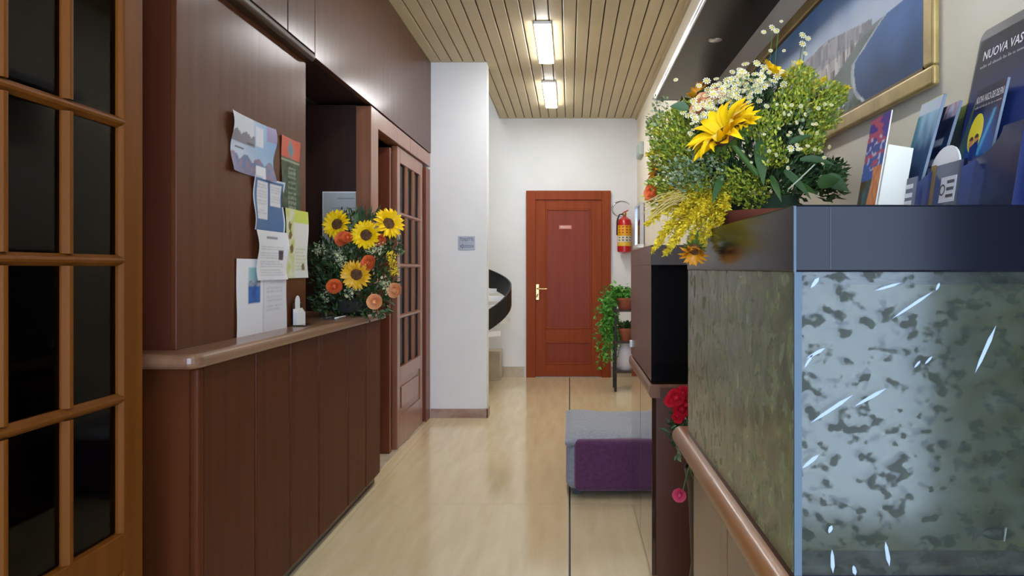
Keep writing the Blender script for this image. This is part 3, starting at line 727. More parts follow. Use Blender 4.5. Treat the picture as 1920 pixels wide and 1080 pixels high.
# stand of the near aquarium
M_LAM = M('glossy_laminate', S(58,36,26), .08, coat=1.0, coatr=.06)
def stand(name, label, y0, y1, mat, ysp, xf=XT+.018, smat=None):
    t_ = thing(name, label, 'cabinet', (.55, (y0+y1)/2, 0))
    bx('carcass', W_DARK, t_, xf+.016, XR-.012, y0+.012, y1, .06, .775)
    bx('plinth', M_BLACK, t_, xf+.03, XR-.02, y0+.04, y1-.02, 0, .06)
    for i in range(len(ysp)-1): bx('side_panel', smat or mat, t_, xf, xf+.016, ysp[i]+.003, ysp[i+1]-.003, .02, .775, .002)
    bx('front_panel', mat, t_, xf+.016, XR-.012, y0, y0+.012, .02, .775, .002)
    return t_
s1 = stand('aquarium_stand', 'brown panelled stand carrying the green aquarium', 1.03, 1.95, W_STAND, [1.03, 1.53, 1.95])
def rail(t_, y0, y1, mat, k=1.0):
    pr = [(XT+.03, .738), (XT-.006, .738)]+[(XT-.006+.031*math.cos(q), .766+.028*math.sin(q)) for q in [-PI/2-i*PI/10 for i in range(1, 10)]]+[(XT-.006, .788), (XT+.03, .788)]
    pr = [(XT+.03, .734), (XT-.004, .734)]+[(XT-.004-.026*k*math.sin(PI*i/10), .761-.027*math.cos(PI*i/10)) for i in range(1, 10)]+[(XT-.004, .788), (XT+.03, .788)]
    mb_ = MB(t_.location).prism(pr, 'y', y0, y1); mb_.smooth = True
    mb_.build('edge_rail', mat, t_)
    bx('top_board', mat, t_, XT+.03, XR-.012, y0+.002, y1-.002, .775, .788)
rail(s1, 1.01, 2.03, W_RAIL)
# second aquarium, unlit
Y20, Y21 = 2.76, 3.67; X2 = .325
t2 = thing('aquarium', 'black unlit aquarium box farther along the right wall', 'aquarium', (.55, 3.2, ZB))
bx('side_pane', M_REFLGLASS, t2, X2, X2+.008, Y20+.008, Y21, ZB, ZT-.08)
bx('front_pane', M_BLACK, t2, X2, XR-.012, Y20, Y20+.008, ZB, ZT-.08)
bx('core', M_BLACK, t2, X2+.008, XR-.012, Y20+.008, Y21, ZB, ZT-.08)
bx('hood', M_REFLGLASS, t2, X2-.001, XR-.012, Y20-.001, Y21, ZT-.08, ZT, .003)
s2 = stand('aquarium_stand', 'dark reddish stand under the black aquarium', 2.77, 3.68, W_STAND2, [2.77, 3.22, 3.68], X2+.004, M_LAM)
rail(s2, 2.755, 3.685, W_STAND, .4)
bx('plastic_clip', M_WHITE, t2, X2-.012, X2+.006, 3.60, 3.63, .84, .875, .004)
# pouf
pf = thing('pouf', 'low upholstered pouf, grey top and sides with a purple front, by the dark stand', 'pouf', (.32, 4.2, 0))
bx('body', M_GREYF, pf, -.02, .66, 3.80, 4.62, .03, .30, .05, seg=5)
bx('front_panel', M_PURPLE, pf, .025, .65, 3.758, 3.84, .035, .318, .03, seg=4)
mb = MB(pf.location)
n = 14; vs_ = []
for j in range(n+1):
    for i in range(n+1):
        u, v = i/n, j/n; e = min(1, 8*min(u, 1-u))*min(1, 8*min(v, 1-v))
        vs_.append((-.03+.70*u, 3.77+.86*v, .305+.03*e**.5-.02*u+.012*math.sin(u*5+v*3)))
mb.smooth = True; mb.add(vs_, [(j*(n+1)+i, j*(n+1)+i+1, (j+1)*(n+1)+i+1, (j+1)*(n+1)+i) for j in range(n) for i in range(n)])
cu = mb.build('seat_cushion', M_GREYF, pf); so = cu.modifiers.new('s', 'SOLIDIFY'); so.thickness = .03; so.offset = -1
bv = cu.modifiers.new('b', 'BEVEL'); bv.width = .015; bv.segments = 3; bv.angle_limit = math.radians(50)
for x in (.04, .6):
    for y in (3.86, 4.55): bx('foot', M_IRON, pf, x-.025, x+.025, y-.025, y+.025, 0, .034)
# wall shelf with chrome edge
ZS = 2.237; XS = .497
sh = thing('wall_shelf', 'dark glossy canopy shelf with a chrome edge above the painting', 'shelf', (XR, 2.6, ZS))
M_SHELF = M('shelf_dark', S(24,17,14), .2, spec=.16)
bx('board', M_SHELF, sh, XS+.006, XR, 1.0, 4.07, ZS, ZS+.03)
bx('chrome_edge', M_STEEL, sh, XS, XS+.006, 1.0, 4.07, ZS-.003, ZS+.012)
bx('chrome_edge', M_STEEL, sh, XS, XS+.006, 1.0, 4.07, ZS+.016, ZS+.032)
bx('end_cap', M_CHROME, sh, XS+.006, XR, 4.07, 4.074, ZS-.002, ZS+.031)
for y in (1.9, 3.0):
    MB(sh.location).lathe([(.0, -.004), (.022, -.004), (.03, 0)], (.63, y, ZS), 20).build('spotlight_trim', M_CHROME, sh)
# painting, leaning forward a little from the wall
PY0, PY1, PZ0, PZ1 = 1.43, 2.95, 1.63, 2.10
pt = thing('painting', 'long gold-framed painting of a coastal town and blue bay on the right wall', 'painting', (XR, (PY0+PY1)/2, PZ0))
fw_ = .042; xo = XR-.026
def frame_bar(y0, y1, z0, z1, ax):
    return bx('frame_bar', M_GOLD, pt, xo, xo+.016, y0, y1, z0, z1, .006, seg=3)
frame_bar(PY0, PY1, PZ0, PZ0+fw_, 'y'); frame_bar(PY0, PY1, PZ1-fw_, PZ1, 'y')
frame_bar(PY0, PY0+fw_, PZ0+fw_, PZ1-fw_, 'z'); frame_bar(PY1-fw_, PY1, PZ0+fw_, PZ1-fw_, 'z')
for a_ in ((PY0+fw_, PY1-fw_, PZ0+fw_, PZ0+fw_+.006), (PY0+fw_, PY1-fw_, PZ1-fw_-.006, PZ1-fw_), (PY0+fw_, PY0+fw_+.006, PZ0+fw_, PZ1-fw_), (PY1-fw_-.006, PY1-fw_, PZ0+fw_, PZ1-fw_)):
    bx('inner_slip', M_GOLDD, pt, xo+.004, xo+.014, *a_)
bx('backing_board', W_DARK, pt, XR-.0125, XR-.001, PY0+.04, PY1-.04, PZ0+.02, PZ1-.04)
def paint(u, v):
    Y = PY1-fw_-u*(PY1-PY0-2*fw_); Z = PZ0+fw_+v*(PZ1-PZ0-2*fw_)
    n1 = nz((Y*9, Z*9, 0)); n2 = nz((Y*30, Z*30, 4)); n3 = nz((Y*70, Z*25, 8))
    hz_ = 1.868
    # coast line: Y value of the shore as a function of height
    t_ = (Z-1.675)/(hz_-1.675)
    shore = 1.765+.085*math.sin(PI*min(1, max(0, t_))**.8*.9)-(.16*max(0, t_-.62)/.38)**1.0+.008*n2
    sky = mix(S(206,218,232), S(116,158,206), sst(hz_, 2.06, Z)+.25*n1)
    land = mix(S(120,128,104), S(150,148,128), .5+n1+.4*n2)
    if Z > hz_-.01 and Y < 1.74: c = sky
    elif Z > hz_+.06*max(0, .6+.9*nz((Y*5, 1.3, 2)))*sst(1.72, 2.1, Y)+.01: c = sky
    elif Y < shore:
        c = mix(S(72,116,176), S(38,70,112), sst(hz_, 1.68, Z)+.3*n1); c = mix(c, S(64,86,96), .35*max(0, n2))
    elif Y < shore+.02: c = mix(S(220,224,222), S(150,170,180), .5+n2)
    else:
        d = Y-shore
        c = mix(S(140,150,146), S(112,122,112), .5+n1*1.2)
        # town: pale vertical blocks
        if .13+.05*n1 < d < 1.2 and Z > 1.70+.06*n1:
            blk = nz((math.floor(Y*55)*1.3, math.floor(Z*22+3*nz((math.floor(Y*55), 0, 0)))*2.1, 1))
            c = mix(S(132,118,118), S(236,230,222), .5+blk*2.2)
            if n3 > .3: c = mix(c, S(90,84,90), .6)
        if Z < 1.72+.05*n1 and d < .35: c = mix(S(74,92,74), S(132,144,132), .5+n2*1.1)
        if Z > hz_-.02: c = mix(c, S(150,150,164), .6)
    return c
picture('canvas', (XR-.0165-(XR), PY1-fw_-(PY0+PY1)/2, fw_), (0, -(PY1-PY0-2*fw_), 0), (0, 0, PZ1-PZ0-2*fw_), 330, 110, paint, pt)

# ================================================================== leaflets on the aquarium hood
def card(name, label, cat, c, w_, h_, func, lean, yaw=0, roll=0, nx=30, ny=50, th=.002, r=0, mat=None, group=None):
    """stands on c (centre of the foot), faces the corridor (-x), leaning back to the wall"""
    t_ = thing(name, label, cat, c, group=group)
    t_.rotation_euler = (Matrix.Rotation(yaw, 3, 'Z') @ Matrix.Rotation(lean, 3, 'Y') @ Matrix.Rotation(roll, 3, 'X')).to_euler()
    if r:
        pr = [(-w_/2, 0), (w_/2, 0)]+[(w_/2-r+r*math.cos(q), h_-r+r*math.sin(q)) for q in [i*PI/12 for i in range(7)]]+[(-w_/2+r+r*math.cos(q), h_-r+r*math.sin(q)) for q in [PI/2+i*PI/12 for i in range(7)]]
        MB().prism(pr, 'x', 0, th).build('board', mat or M_PLASTIC, t_)
        if func: picture('print', (-.0004, w_/2-.004, .002), (0, -(w_-.008), 0), (0, 0, h_-r-.002), nx, ny, func, t_)
    else:
        bx('sheet_block', mat or M('leaflet_edge', S(112,122,134), .6), t_, 0, th, -w_/2, w_/2, 0, h_, o=(0,0,0))
        if func: picture('print', (-.0004, w_/2, 0), (0, -w_, 0), (0, 0, h_), nx, ny, func, t_)
    return t_
def g_rear(u, v):
    c = mix(S(40,52,110), S(34,34,40), sst(.45, .9, v)); c = mix(c, S(46,84,130), sst(.3, .9, u)*sst(.9, .3, v)*.8)
    return mix(c, S(50,40,88), max(0, nz((u*5, v*5, 3))))
def g_nuova(u, v):
    c = mix(S(26,82,150), S(24,26,56), sst(.62, .86, v))
    c = mix(c, S(86,170,214), sst(.12, .0, abs((u-.15)-(v-.1)*1.0+.1*nz((u*4, v*4, 2))))*.9*(v < .8))
    c = mix(c, S(58,30,60), sst(.75, 1.0, u)*sst(.35, .7, v)*.7)
    return c
def g_teal(u, v):
    c = mix(S(30,66,74), S(66,96,92), .5+nz((u*3, v*6, 5))); c = mix(c, S(96,108,50), sst(.78, .95, v))
    return c
def g_light(u, v):
    c = mix(S(40,70,110), S(150,190,214), sst(.5, .95, v+.15*nz((u*5, v*5, 1)))); c = mix(c, S(70,130,144), sst(.3, 0, u)*.9)
    if v > .88: c = mix(S(214,222,232), S(190,200,216), u)
    return c
def g_navy(u, v):
    c = mix(S(16,24,54), S(34,56,96), .5+nz((u*4, v*7, 1)))
    if v > .86 and u > .4: c = mix(S(150,90,110), S(190,196,210), nz((u*9, v*9, 3))+.5)
    for k in (.3, .48, .66):
        if abs(v-k) < .035 and .2 < u < .75: c = S(190,192,200)
    return c
def g_sunset(u, v):
    c = mix(S(84,110,176), S(96,70,150), sst(.5, .95, v))
    if nz((u*2+v*3, v*14, 2)) > .12 and v > .5: c = mix(c, S(206,90,100), .8)
    if nz((u*7, v*20, 6)) > .28 and .45 < v < .85: c = mix(c, S(220,220,236), .8)
    cl = .55+.25*nz((v*4, 1, 1))
    if v < .5 and u > cl: c = mix(S(214,130,86), S(236,166,120), .5+nz((u*9, v*12, 3)))
    elif v < .38: c = mix(S(92,74,46), S(86,130,140), .5+1.4*nz((u*4, v*7, 8)))
    if v < .06: c = S(140,20,50)
    return c
def small_print(parent, y, z, w_, h_):
    """one line of print too small to read: tiny marks, word by word"""
    mb = MB(); rr = random.Random(5); x = 0
    while x < w_:
        for q in range(rr.randint(2, 8)):
            hh = h_*rr.choice((.6, .6, .6, 1)); mb.add([(-.001, y-x, z), (-.001, y-x-h_*.4, z), (-.001, y-x-h_*.4, z+hh), (-.001, y-x, z+hh)], [(0,1,2,3)]); x += h_*.55
        x += h_*.5
    mb.build('small_print', M_INK, parent)['kind'] = 'stuff'
rear = card('display_card', 'tall dark blue NUOVA VASCA display card at the back right, rounded corner', 'display card', (.672, 1.10, ZT), .285, .335, g_rear, .20, 0, 0, r=.018, mat=M('card_black', S(30,30,34), .4), th=.004)
text_obj('lettering', 'NUOVA VASCA DEI DELFINI', .017, (-.0008, .118, .276), (0,-1,0), (0,0,1), M_INKW, rear, .0002, .24, .012)
small_print(rear, .122, .262, .22, .006)
def holder(name, label, c, w_, d_, hb, hf, mat, curve=False, lean=.1, yaw=0):
    t_ = thing(name, label, 'leaflet holder', c); t_.rotation_euler = (0, lean, yaw)
    bx('back', mat, t_, d_, d_+.002, -w_/2, w_/2, 0, hb, o=(0,0,0)); bx('base', mat, t_, 0, d_, -w_/2, w_/2, 0, .002, o=(0,0,0))
    for s_ in (-1, 1): MB().prism([(0, .0), (d_, .0), (d_, hb), (0, hf*.85)], 'y', s_*w_/2-.001, s_*w_/2+.001).build('side', mat, t_)
    if curve:   # pocket front rising in an arc from the left edge
        pr = [(-w_/2, 0), (w_/2, 0), (w_/2, hf*.66)]+[(w_/2-.002-(w_*.62)*math.sin(q), hf*.66+hf*.34*(1-math.cos(q))) for q in [i*PI/16 for i in range(1, 9)]]+[(-w_/2, hf)]
        MB().prism(pr, 'x', -.002, 0).build('front', mat, t_)
    else: bx('front', mat, t_, -.002, 0, -w_/2, w_/2, 0, hf, o=(0,0,0))
    return t_
hA = holder('leaflet_holder', 'glossy dark blue holder with a curved pocket, in front of the tall display card', (.650, 1.087, ZT), .140, .028, .15, .128, M_PLASTIC, True, .16)
l1 = card('leaflet', 'NUOVA VASCA DEI DELFINI leaflet with a yellow disc, standing in the curved blue holder', 'leaflet', (.659, 1.160, ZT+.004), .102, .212, g_nuova, .20, -.12, .04, th=.004)
text_obj('lettering', 'NUOVA VASCA DEI DELFINI', .0125, (-.0009, .046, .186), (0,-1,0), (0,0,1), M_INKW, l1, .0003, .096, .008)
small_print(l1, .046, .177, .08, .0045)
n = 24
MB().add([(-.0009, .022+.026*math.cos(2*PI*i/n), .133+.034*math.sin(2*PI*i/n)) for i in range(n)], [tuple(range(n))]).build('yellow_disc', M('disc_yellow', S(232,216,40), .4), l1)
for cy, cz in ((.030, .117), (.012, .120)):
    MB().add([(-.0013, cy+.008*math.cos(2*PI*i/12), cz+.010*math.sin(2*PI*i/12)) for i in range(12)], [tuple(range(12))]).build('portrait_print', M('print_skin', S(206,142,96), .5), l1)
    MB().add([(-.0016, cy+.008*math.cos(PI*i/8), cz+.004+.007*math.sin(PI*i/8)) for i in range(9)], [tuple(range(9))]).build('portrait_print', M('print_hair', S(70,44,30), .5), l1)
hB = holder('leaflet_holder', 'blue square-front leaflet holder with a white logo, left of the curved one', (.632, 1.197, ZT), .132, .03, .10, .086, M_PLASTIC, False, .14)
MB().prism([(-.055, .018), (-.008, .018), (-.008, .062), (-.055, .062)], 'x', -.0028, -.002).build('logo_plate', M('logo_grey', S(196,196,200), .4), hB)
mb = MB()
mb.add([(-.0032, -.016+.009*math.cos(2*PI*i/16), .040+.010*math.sin(2*PI*i/16)) for i in range(16)]+[(-.0032, -.016+.006*math.cos(2*PI*i/16), .040+.007*math.sin(2*PI*i/16)) for i in range(16)], [(i, (i+1) % 16, 16+(i+1) % 16, 16+i) for i in range(16)])
for z_ in (.028, .040, .052): mb.box(-.0034, -.0029, -.050, -.029, z_-.002, z_+.003)
mb.build('logo_print', M_INKD, hB)
MB().box(-.0028, -.002, .015, .032, .0, .088).build('amber_stripe', M('print_amber', S(120,92,30), .4), hB)
MB().box(-.0028, -.002, .034, .060, .012, .04).build('red_patch', M('print_red', S(150,50,50), .4), hB)
lt = card('leaflet', 'dark teal leaflet leaning in the square-front blue holder', 'leaflet', (.672, 1.268, ZT+.004), .10, .205, g_teal, .24, -.15, .05, th=.004)
lw = card('leaflet', 'plain white leaflet with a rounded shoulder in the square-front blue holder', 'leaflet', (.640, 1.208, ZT+.004), .098, .118, None, .16, 0, 0, th=.003, r=.048, mat=M_PAPER)
ly = card('leaflet', 'bright yellow leaflet tilted behind the dark teal one', 'leaflet', (.668, 1.215, ZT+.004), .10, .24, lambda u, v: S(222,206,50), .30, 0, -.06, th=.004, nx=2, ny=2)
ln = card('leaflet', 'navy leaflet with pale text bars between the teal and the sky-blue ones', 'leaflet', (.642, 1.285, ZT+.004), .09, .21, g_navy, .27, -.1, .03, th=.005)
hC = holder('leaflet_holder', 'narrow dark holder with a striped label, left of the logo holder', (.608, 1.266, ZT), .085, .03, .09, .07, M_PLASTIC, False, .12)
for z_ in (.02, .034, .05): MB().box(-.0028, -.002, -.03, .034, z_, z_+.008).build('label_stripe', MATS['logo_grey'], hC)
ll = card('leaflet', 'pale sky-blue leaflet standing tallest beside the painting corner', 'leaflet', (.622, 1.30, ZT+.004), .10, .222, g_light, .24, -.1, .04, th=.005)
ly2 = card('leaflet', 'yellow-tipped leaflet just behind the pale sky-blue one', 'leaflet', (.645, 1.335, ZT+.004), .09, .232, lambda u, v: S(206,200,60) if v > .85 else S(150,176,182), .22, -.1, .03, th=.003, nx=2, ny=20)
bw = thing('leaflet_box', 'cream card box with a purple and orange sunset leaflet on its front', 'leaflet box', (.562, 1.32, ZT)); bw.rotation_euler = (0, .17, -.06)
bx('box', M('card_white', S(214,208,190), .6), bw, 0, .045, -.055, .055, 0, .135, o=(0,0,0))
picture('sunset_print', (-.0028, .05, .002), (0, -.098, 0), (0, 0, .198), 50, 70, g_sunset, bw)
bx('print_backing', M_PAPER, bw, -.0024, -.0005, -.048, .05, .002, .2, o=(0,0,0))

# ================================================================== FLOWERS
def petal_mesh(L, W, curl, mat, nm):
    mb = MB(); n = 6; vs_ = []; fs_ = []
    for k in range(n+1):
        t_ = k/n; ww = W*.5*(math.sin(PI*(.12+.88*t_))**.75 if k < n else .02)*(1 if t_ < .85 else .8)
        z = curl*L*(math.sin(t_*PI*.5)*.6-.75*t_*t_)
        vs_ += [(L*t_, -ww, z+ww*.35), (L*t_, 0, z), (L*t_, ww, z+ww*.35)]
    for k in range(n):
        for j in range(2): fs_.append((3*k+j, 3*k+j+1, 3*k+4+j, 3*k+3+j))
    mb.smooth = True; me = mb.add(vs_, fs_).mesh(nm); me.materials.append(mat); return me
def look(nrm):
    n_ = Vector(nrm).normalized(); return n_.to_track_quat('Z', 'Y').to_euler()
rf = random.Random(11)
def sunflower(parent, c, nrm, R, mat=None, npet=22, disc=.40, cup=.25):
    """c in world coordinates; disc mesh with petals as children"""
    mat = mat or M_PETAL
    rd = R*disc
    mb = MB().lathe([(0, -.02*R), (rd*.9, -.12*R), (rd, 0), (rd*.9, .10*R), (rd*.5, .15*R), (0, .12*R)], seg=20)
    d = mb.build('sunflower', M_DISC, parent); d.location = Vector(c)-parent.location; d.rotation_euler = look(nrm)
    pm = [petal_mesh(R-rd*.75, R*w_, q, mat, 'petal') for w_, q in ((.26, .5), (.30, .2), (.24, .8))]
    for ring in range(2):
        for i in range(npet//2):
            t_ = 2*PI*(i+.5*ring)/(npet//2)+rf.uniform(-.09, .09)
            p_ = bpy.data.objects.new('petal', rf.choice(pm)); COL.objects.link(p_); p_.parent = d
            p_.location = (rd*.75*math.cos(t_), rd*.75*math.sin(t_), -.02*R+.03*R*ring)
            p_.rotation_euler = Euler((rf.uniform(-.25, .25), -(cup+.25*ring)+rf.uniform(-.18, .12), t_), 'XYZ')
    # calyx leaves under the head
    mb = MB()
    for i in range(12):
        t_ = 2*PI*i/12; mb.leaf((rd*.5*math.cos(t_), rd*.5*math.sin(t_), -.10*R), (math.cos(t_), math.sin(t_), -.12), R*.5, R*.22, (0,0,1))
    mb.build('calyx', M_STEM, d)
    MB().tube([(0, 0, -.1*R), (0, 0, -R*1.3)], R*.07).build('stem', M_STEM, d)
    return d
def rose(parent, c, nrm, R, mat):
    mb = MB(); mb.smooth = True
    for ring, (rr, n_, hh) in enumerate(((.28, 3, .75), (.52, 4, .72), (.78, 5, .6), (1.0, 6, .42))):
        for i in range(n_):
            t0 = 2*PI*i/n_+ring*.7; vs_ = []; fs_ = []; k = 4
            for a in range(k+1):
                ta = t0+(a/k-.5)*2*PI/n_*1.35; ed = 1-.25*abs(a/k-.5)*2
                for b in range(4):
                    v = b/3; r_ = R*rr*(.45+.55*v**.6)+(R*.12*(v**4) if ring > 1 else 0); vs_.append((r_*math.cos(ta), r_*math.sin(ta), R*(-.35+(hh+.35)*v*ed)))
            for a in range(k):
                for b in range(3): fs_.append((a*4+b, a*4+b+1, (a+1)*4+b+1, (a+1)*4+b))
            mb.add(vs_, fs_)
    mb.lathe([(R*.1, -.4*R), (R*.4, -.3*R), (R*.3, .3*R), (0, .5*R)], seg=10)
    o = mb.build('rose', mat, parent); o.location = Vector(c)-parent.location; o.rotation_euler = look(nrm); return o
mbd = MB()
for i in range(9):
    t_ = 2*PI*i/9; c_, s_ = math.cos(t_), math.sin(t_)
    mbd.add([(.3*c_, .3*s_, 0), (.75*c_-.2*s_, .75*s_+.2*c_, .06), (1.0*c_, 1.0*s_, -.04), (.75*c_+.2*s_, .75*s_-.2*c_, .06)], [(0,1,2,3)])
daisy_petals = mbd.mesh('daisy'); daisy_petals.materials.append(M_DAISYW)
daisy_eye = MB().lathe([(.36, -.05), (.36, .05), (.2, .16), (0, .18)], seg=10).mesh('daisy_eye'); daisy_eye.materials.append(M_DAISYY)
def daisy(parent, c, nrm, R):
    o = bpy.data.objects.new('daisy', daisy_petals); COL.objects.link(o); o.parent = parent
    o.location = Vector(c)-parent.location; o.rotation_euler = look(nrm); o.scale = (R, R, R)
    e = bpy.data.objects.new('daisy_eye', daisy_eye); COL.objects.link(e); e.parent = o
def cloud(mb, c, r, n, L, W, root=None, out=.7, sq=(1,1,1)):
    """n small leaves in an ellipsoid around c, pointing away from root"""
    c = Vector(c); root = Vector(root) if root is not None else c
    for i in range(n):
        while True:
            d = Vector((rf.uniform(-1, 1), rf.uniform(-1, 1), rf.uniform(-1, 1)))
            if d.length < 1: break
        p = c+Vector((d.x*r*sq[0], d.y*r*sq[1], d.z*r*sq[2]))
        dr = (p-root).normalized()*out+Vector((rf.uniform(-1, 1), rf.uniform(-1, 1), rf.uniform(-.8, 1)))*.8
        mb.leaf(p, dr, L*rf.uniform(.6, 1.3), W*rf.uniform(.6, 1.3))
def plume(mb, a, b, n, spread, L, W):
    """goldenrod plume: dense tiny florets along a curved stem a->b"""
    a = Vector(a); b = Vector(b); mid = a.lerp(b, .5)+Vector((0, 0, .15*(b-a).length))
    for i in range(n):
        t_ = rf.random()**.7; p = a.lerp(mid, t_).lerp(mid.lerp(b, t_), t_)
        s_ = spread*(1.15-t_); p += Vector((rf.gauss(0, s_), rf.gauss(0, s_), rf.gauss(0, s_)))
        mb.leaf(p, (b-a).normalized()+Vector((rf.uniform(-1, 1), rf.uniform(-1, 1), rf.uniform(-.4, 1))), L*rf.uniform(.6, 1.4), W)
# ---------------- arrangement on the reception counter
YA = 3.70
A = thing('flower_arrangement', 'sunflower and orange rose arrangement on the reception counter', 'flower arrangement', (-1.17, YA, 1.0))
MB().lathe([(.07, 0), (.095, .02), (.105, .075), (.10, .085), (.09, .08), (0, .07)], seg=24).build('basket', M('dark_basket', S(30,24,18), .8), A)
root = Vector((-1.17, YA, 1.06))
mb = MB(A.location)
for px, py, r, n, dy in ((640,470,40,240,0), (690,480,45,300,0), (660,530,50,340,.02), (705,530,38,240,0), (620,520,36,200,.04), (650,570,46,240,-.02), (700,568,34,150,-.02), (610,565,24,110,.0), (668,425,40,200,.06), (728,470,26,150,.02), (600,480,22,100,.08)):
    cloud(mb, P(px, py, YA-.02+dy), r/F*YA, n, .034, .016, root, .8)
mb.build('foliage', M_LEAFD, A)['kind'] = 'stuff'
for px, py, L, W, dx, dz, dy in ((690,430,.15,.05,.15,1,.1), (700,420,.13,.05,.35,1,.05), (678,420,.12,.035,0,1,.05), (660,430,.13,.02,-.1,1,0), (652,430,.12,.02,-.35,1,0), (668,430,.15,.02,.05,1,0),
                                  (605,505,.11,.06,-1,.2,-.1), (598,490,.10,.05,-1,.5,0), (630,560,.12,.03,-1,-.3,-.3), (690,575,.12,.03,.5,-.2,-1), (620,575,.10,.03,-.6,-.5,-.6), (735,505,.09,.03,1,.2,0), (660,575,.11,.03,0,-.3,-1), (715,560,.1,.03,.8,-.2,-.3)):
    p_ = P(px, py, YA)
    mb = MB(A.location); mb.smooth = True; mb.blade(p_, (dx, dy-.1, dz), L, W, .15); mb.build('leaf', M_STEM if W < .03 else M('broad_leaf', S(44,70,36), .45), A)
mb = MB(A.location)
for px, py in ((636,480), (640,492), (695,466), (712,466), (655,548), (668,540), (722,530), (728,540), (612,556), (600,470)):
    cloud(mb, P(px, py, YA-.16), .034, 60, .012, .009, root, .5)
mb.build('filler_blossom', M('filler_green', S(190,196,150), .6, island=[S(150,160,110), S(206,208,170), S(120,140,90)]), A)['kind'] = 'stuff'
mb = MB(A.location)
for px, py in ((735,495), (738,510), (732,482)): cloud(mb, P(px, py, YA-.1), .026, 60, .014, .008, root, .6)
mb.build('goldenrod', M_GOLDROD, A)['kind'] = 'stuff'
k3 = (YA-.17)/F
sunflower(A, P(633, 421, YA-.10), (-.15, -1, .12), 30*k3, npet=30)
sunflower(A, P(687, 441, YA-.15), (.05, -1, .18), 30*k3, npet=30)
sunflower(A, P(728, 420, YA-.10), (.6, -.85, .35), 32*k3, npet=30)
sunflower(A, P(669, 514, YA-.19), (.0, -.9, -.25), 31*k3, npet=28, mat=M('sunflower_amber', S(234,172,28), .5, col2=S(244,190,40), nscale=9))
for px, py, r, mt, dy in ((644,449,13,M_ROSE,.15), (712,450,10,M_ROSE,.12), (692,494,12.5,M_ROSE,.2), (627,538,12,M_ROSE,.18), (703,566,12,M_PEACH,.2), (741,545,12,M_PEACH,.15), (652,446,9,M_ROSE,.17)):
    rose(A, P(px, py, YA-dy), (rf.uniform(-.3, .3), -1, rf.uniform(.1, .5)), r*k3*1.1, mt)
for px, py in ((640,486), (633,478), (648,492), (700,470), (712,476), (660,550), (650,556), (720,530), (726,542), (716,520)):
    daisy(A, P(px, py, YA-.20), (rf.uniform(-.4, .4), -1, .3), .008)
# ---------------- arrangement on the aquarium hood
YC = 1.72
B = thing('flower_arrangement', 'big wild bouquet of sunflowers and goldenrod spilling over the aquarium', 'flower arrangement', (.50, YC, ZT))
MB(B.location).lathe([(.10, 0), (.115, .006), (.135, .034), (.14, .04), (.132, .04), (.11, .03), (0, .025)], (.50, YC-.02, ZT), 32, 1.1, 1.25).build('terracotta_dish', M_TERRA, B)
MB(B.location).lathe([(.07, .02), (.085, .03), (.085, .08), (0, .09)], (.48, YC, ZT), 20).build('floral_foam', M('foam_green', S(30,52,30), .9), B)
root = Vector((.47, YC, ZT+.06))
# dark inner foliage
mb = MB(B.location)
for px, py, r, n, dy in ((1400,330,62,420,.0), (1450,260,64,420,.02), (1490,230,52,300,.05), (1380,220,56,300,.06), (1340,300,56,300,.03), (1470,330,56,380,-.02), (1520,330,40,220,-.02), (1550,345,30,140,-.06), (1560,320,22,60,-.05), (1320,345,44,200,.02), (1430,180,44,200,.06), (1300,250,40,140,.08), (1530,200,30,120,.05)):
    cloud(mb, P(px, py, YC+dy), r/F*YC, int(n*1.5), .024, .009, root, .8)
mb.build('dark_foliage', M_LEAFD, B)['kind'] = 'stuff'
# light feathery foliage
mb = MB(B.location)
for px, py, r, n, dy in ((1255,250,42,420,.0), (1285,290,40,380,-.04), (1250,300,36,260,.02), (1410,360,34,260,-.10), (1370,350,36,260,-.08), (1300,340,36,260,-.05), (1430,240,30,150,-.12), (1540,220,34,260,-.05), (1500,160,34,240,-.03), (1560,180,26,160,-.05), (1450,290,26,120,-.14), (1290,215,30,200,.02), (1340,270,40,260,-.06), (1240,360,30,200,0), (1520,270,24,120,-.1), (1480,200,34,180,-.08)):
    cloud(mb, P(px, py, YC+dy), r/F*YC, int(n*2.6), .0115, .0058, root, .9)
mb.build('feathery_foliage', M_LEAFL, B)['kind'] = 'stuff'
# grey-green rue
mb = MB(B.location)
for px, py, r, n in ((1300,310,32,150), (1330,325,28,120), (1265,330,24,80), (1290,335,26,90), (1225,225,14,36), (1240,195,16,36), (1500,215,26,60), (1390,180,30,60)):
    cloud(mb, P(px, py, YC-.12), r/F*YC*1.1, int(n*.8), .011, .008, root, .7)
mb.build('rue_leaves', M_LEAFG, B)['kind'] = 'stuff'
# goldenrod plumes
mb = MB(B.location)
R0 = root
for px, py, dy in ((1225,470,-.05), (1240,440,-.06), (1215,420,.0), (1260,460,-.10), (1290,470,-.10), (1310,480,-.10), (1225,400,.0), (1250,475,-.04), (1275,440,-.12), (1330,440,-.12), (1350,420,-.14), (1215,370,.02), (1240,380,-.06), (1300,410,-.13), (1360,390,-.14), (1270,400,-.1), (1320,400,-.13)):
    e = P(px, py, YC+dy); s_ = P(1340+(px-1280)*.2, 360+(py-420)*.15, YC-.02)
    plume(mb, s_, e, 520, .013, .0105, .005)
for px, py, dy in ((1230,250,.0), (1215,290,.02), (1575,170,-.02), (1500,118,-.02), (1545,150,-.03), (1590,165,0), (1520,135,-.02)):
    e = P(px, py, YC+dy); s_ = P(1400+(px-1400)*.45, 300+(py-300)*.45, YC)
    plume(mb, s_.lerp(e, .35), e, 150, .010, .010, .005)
mb.build('goldenrod', M_GOLDROD, B)['kind'] = 'stuff'
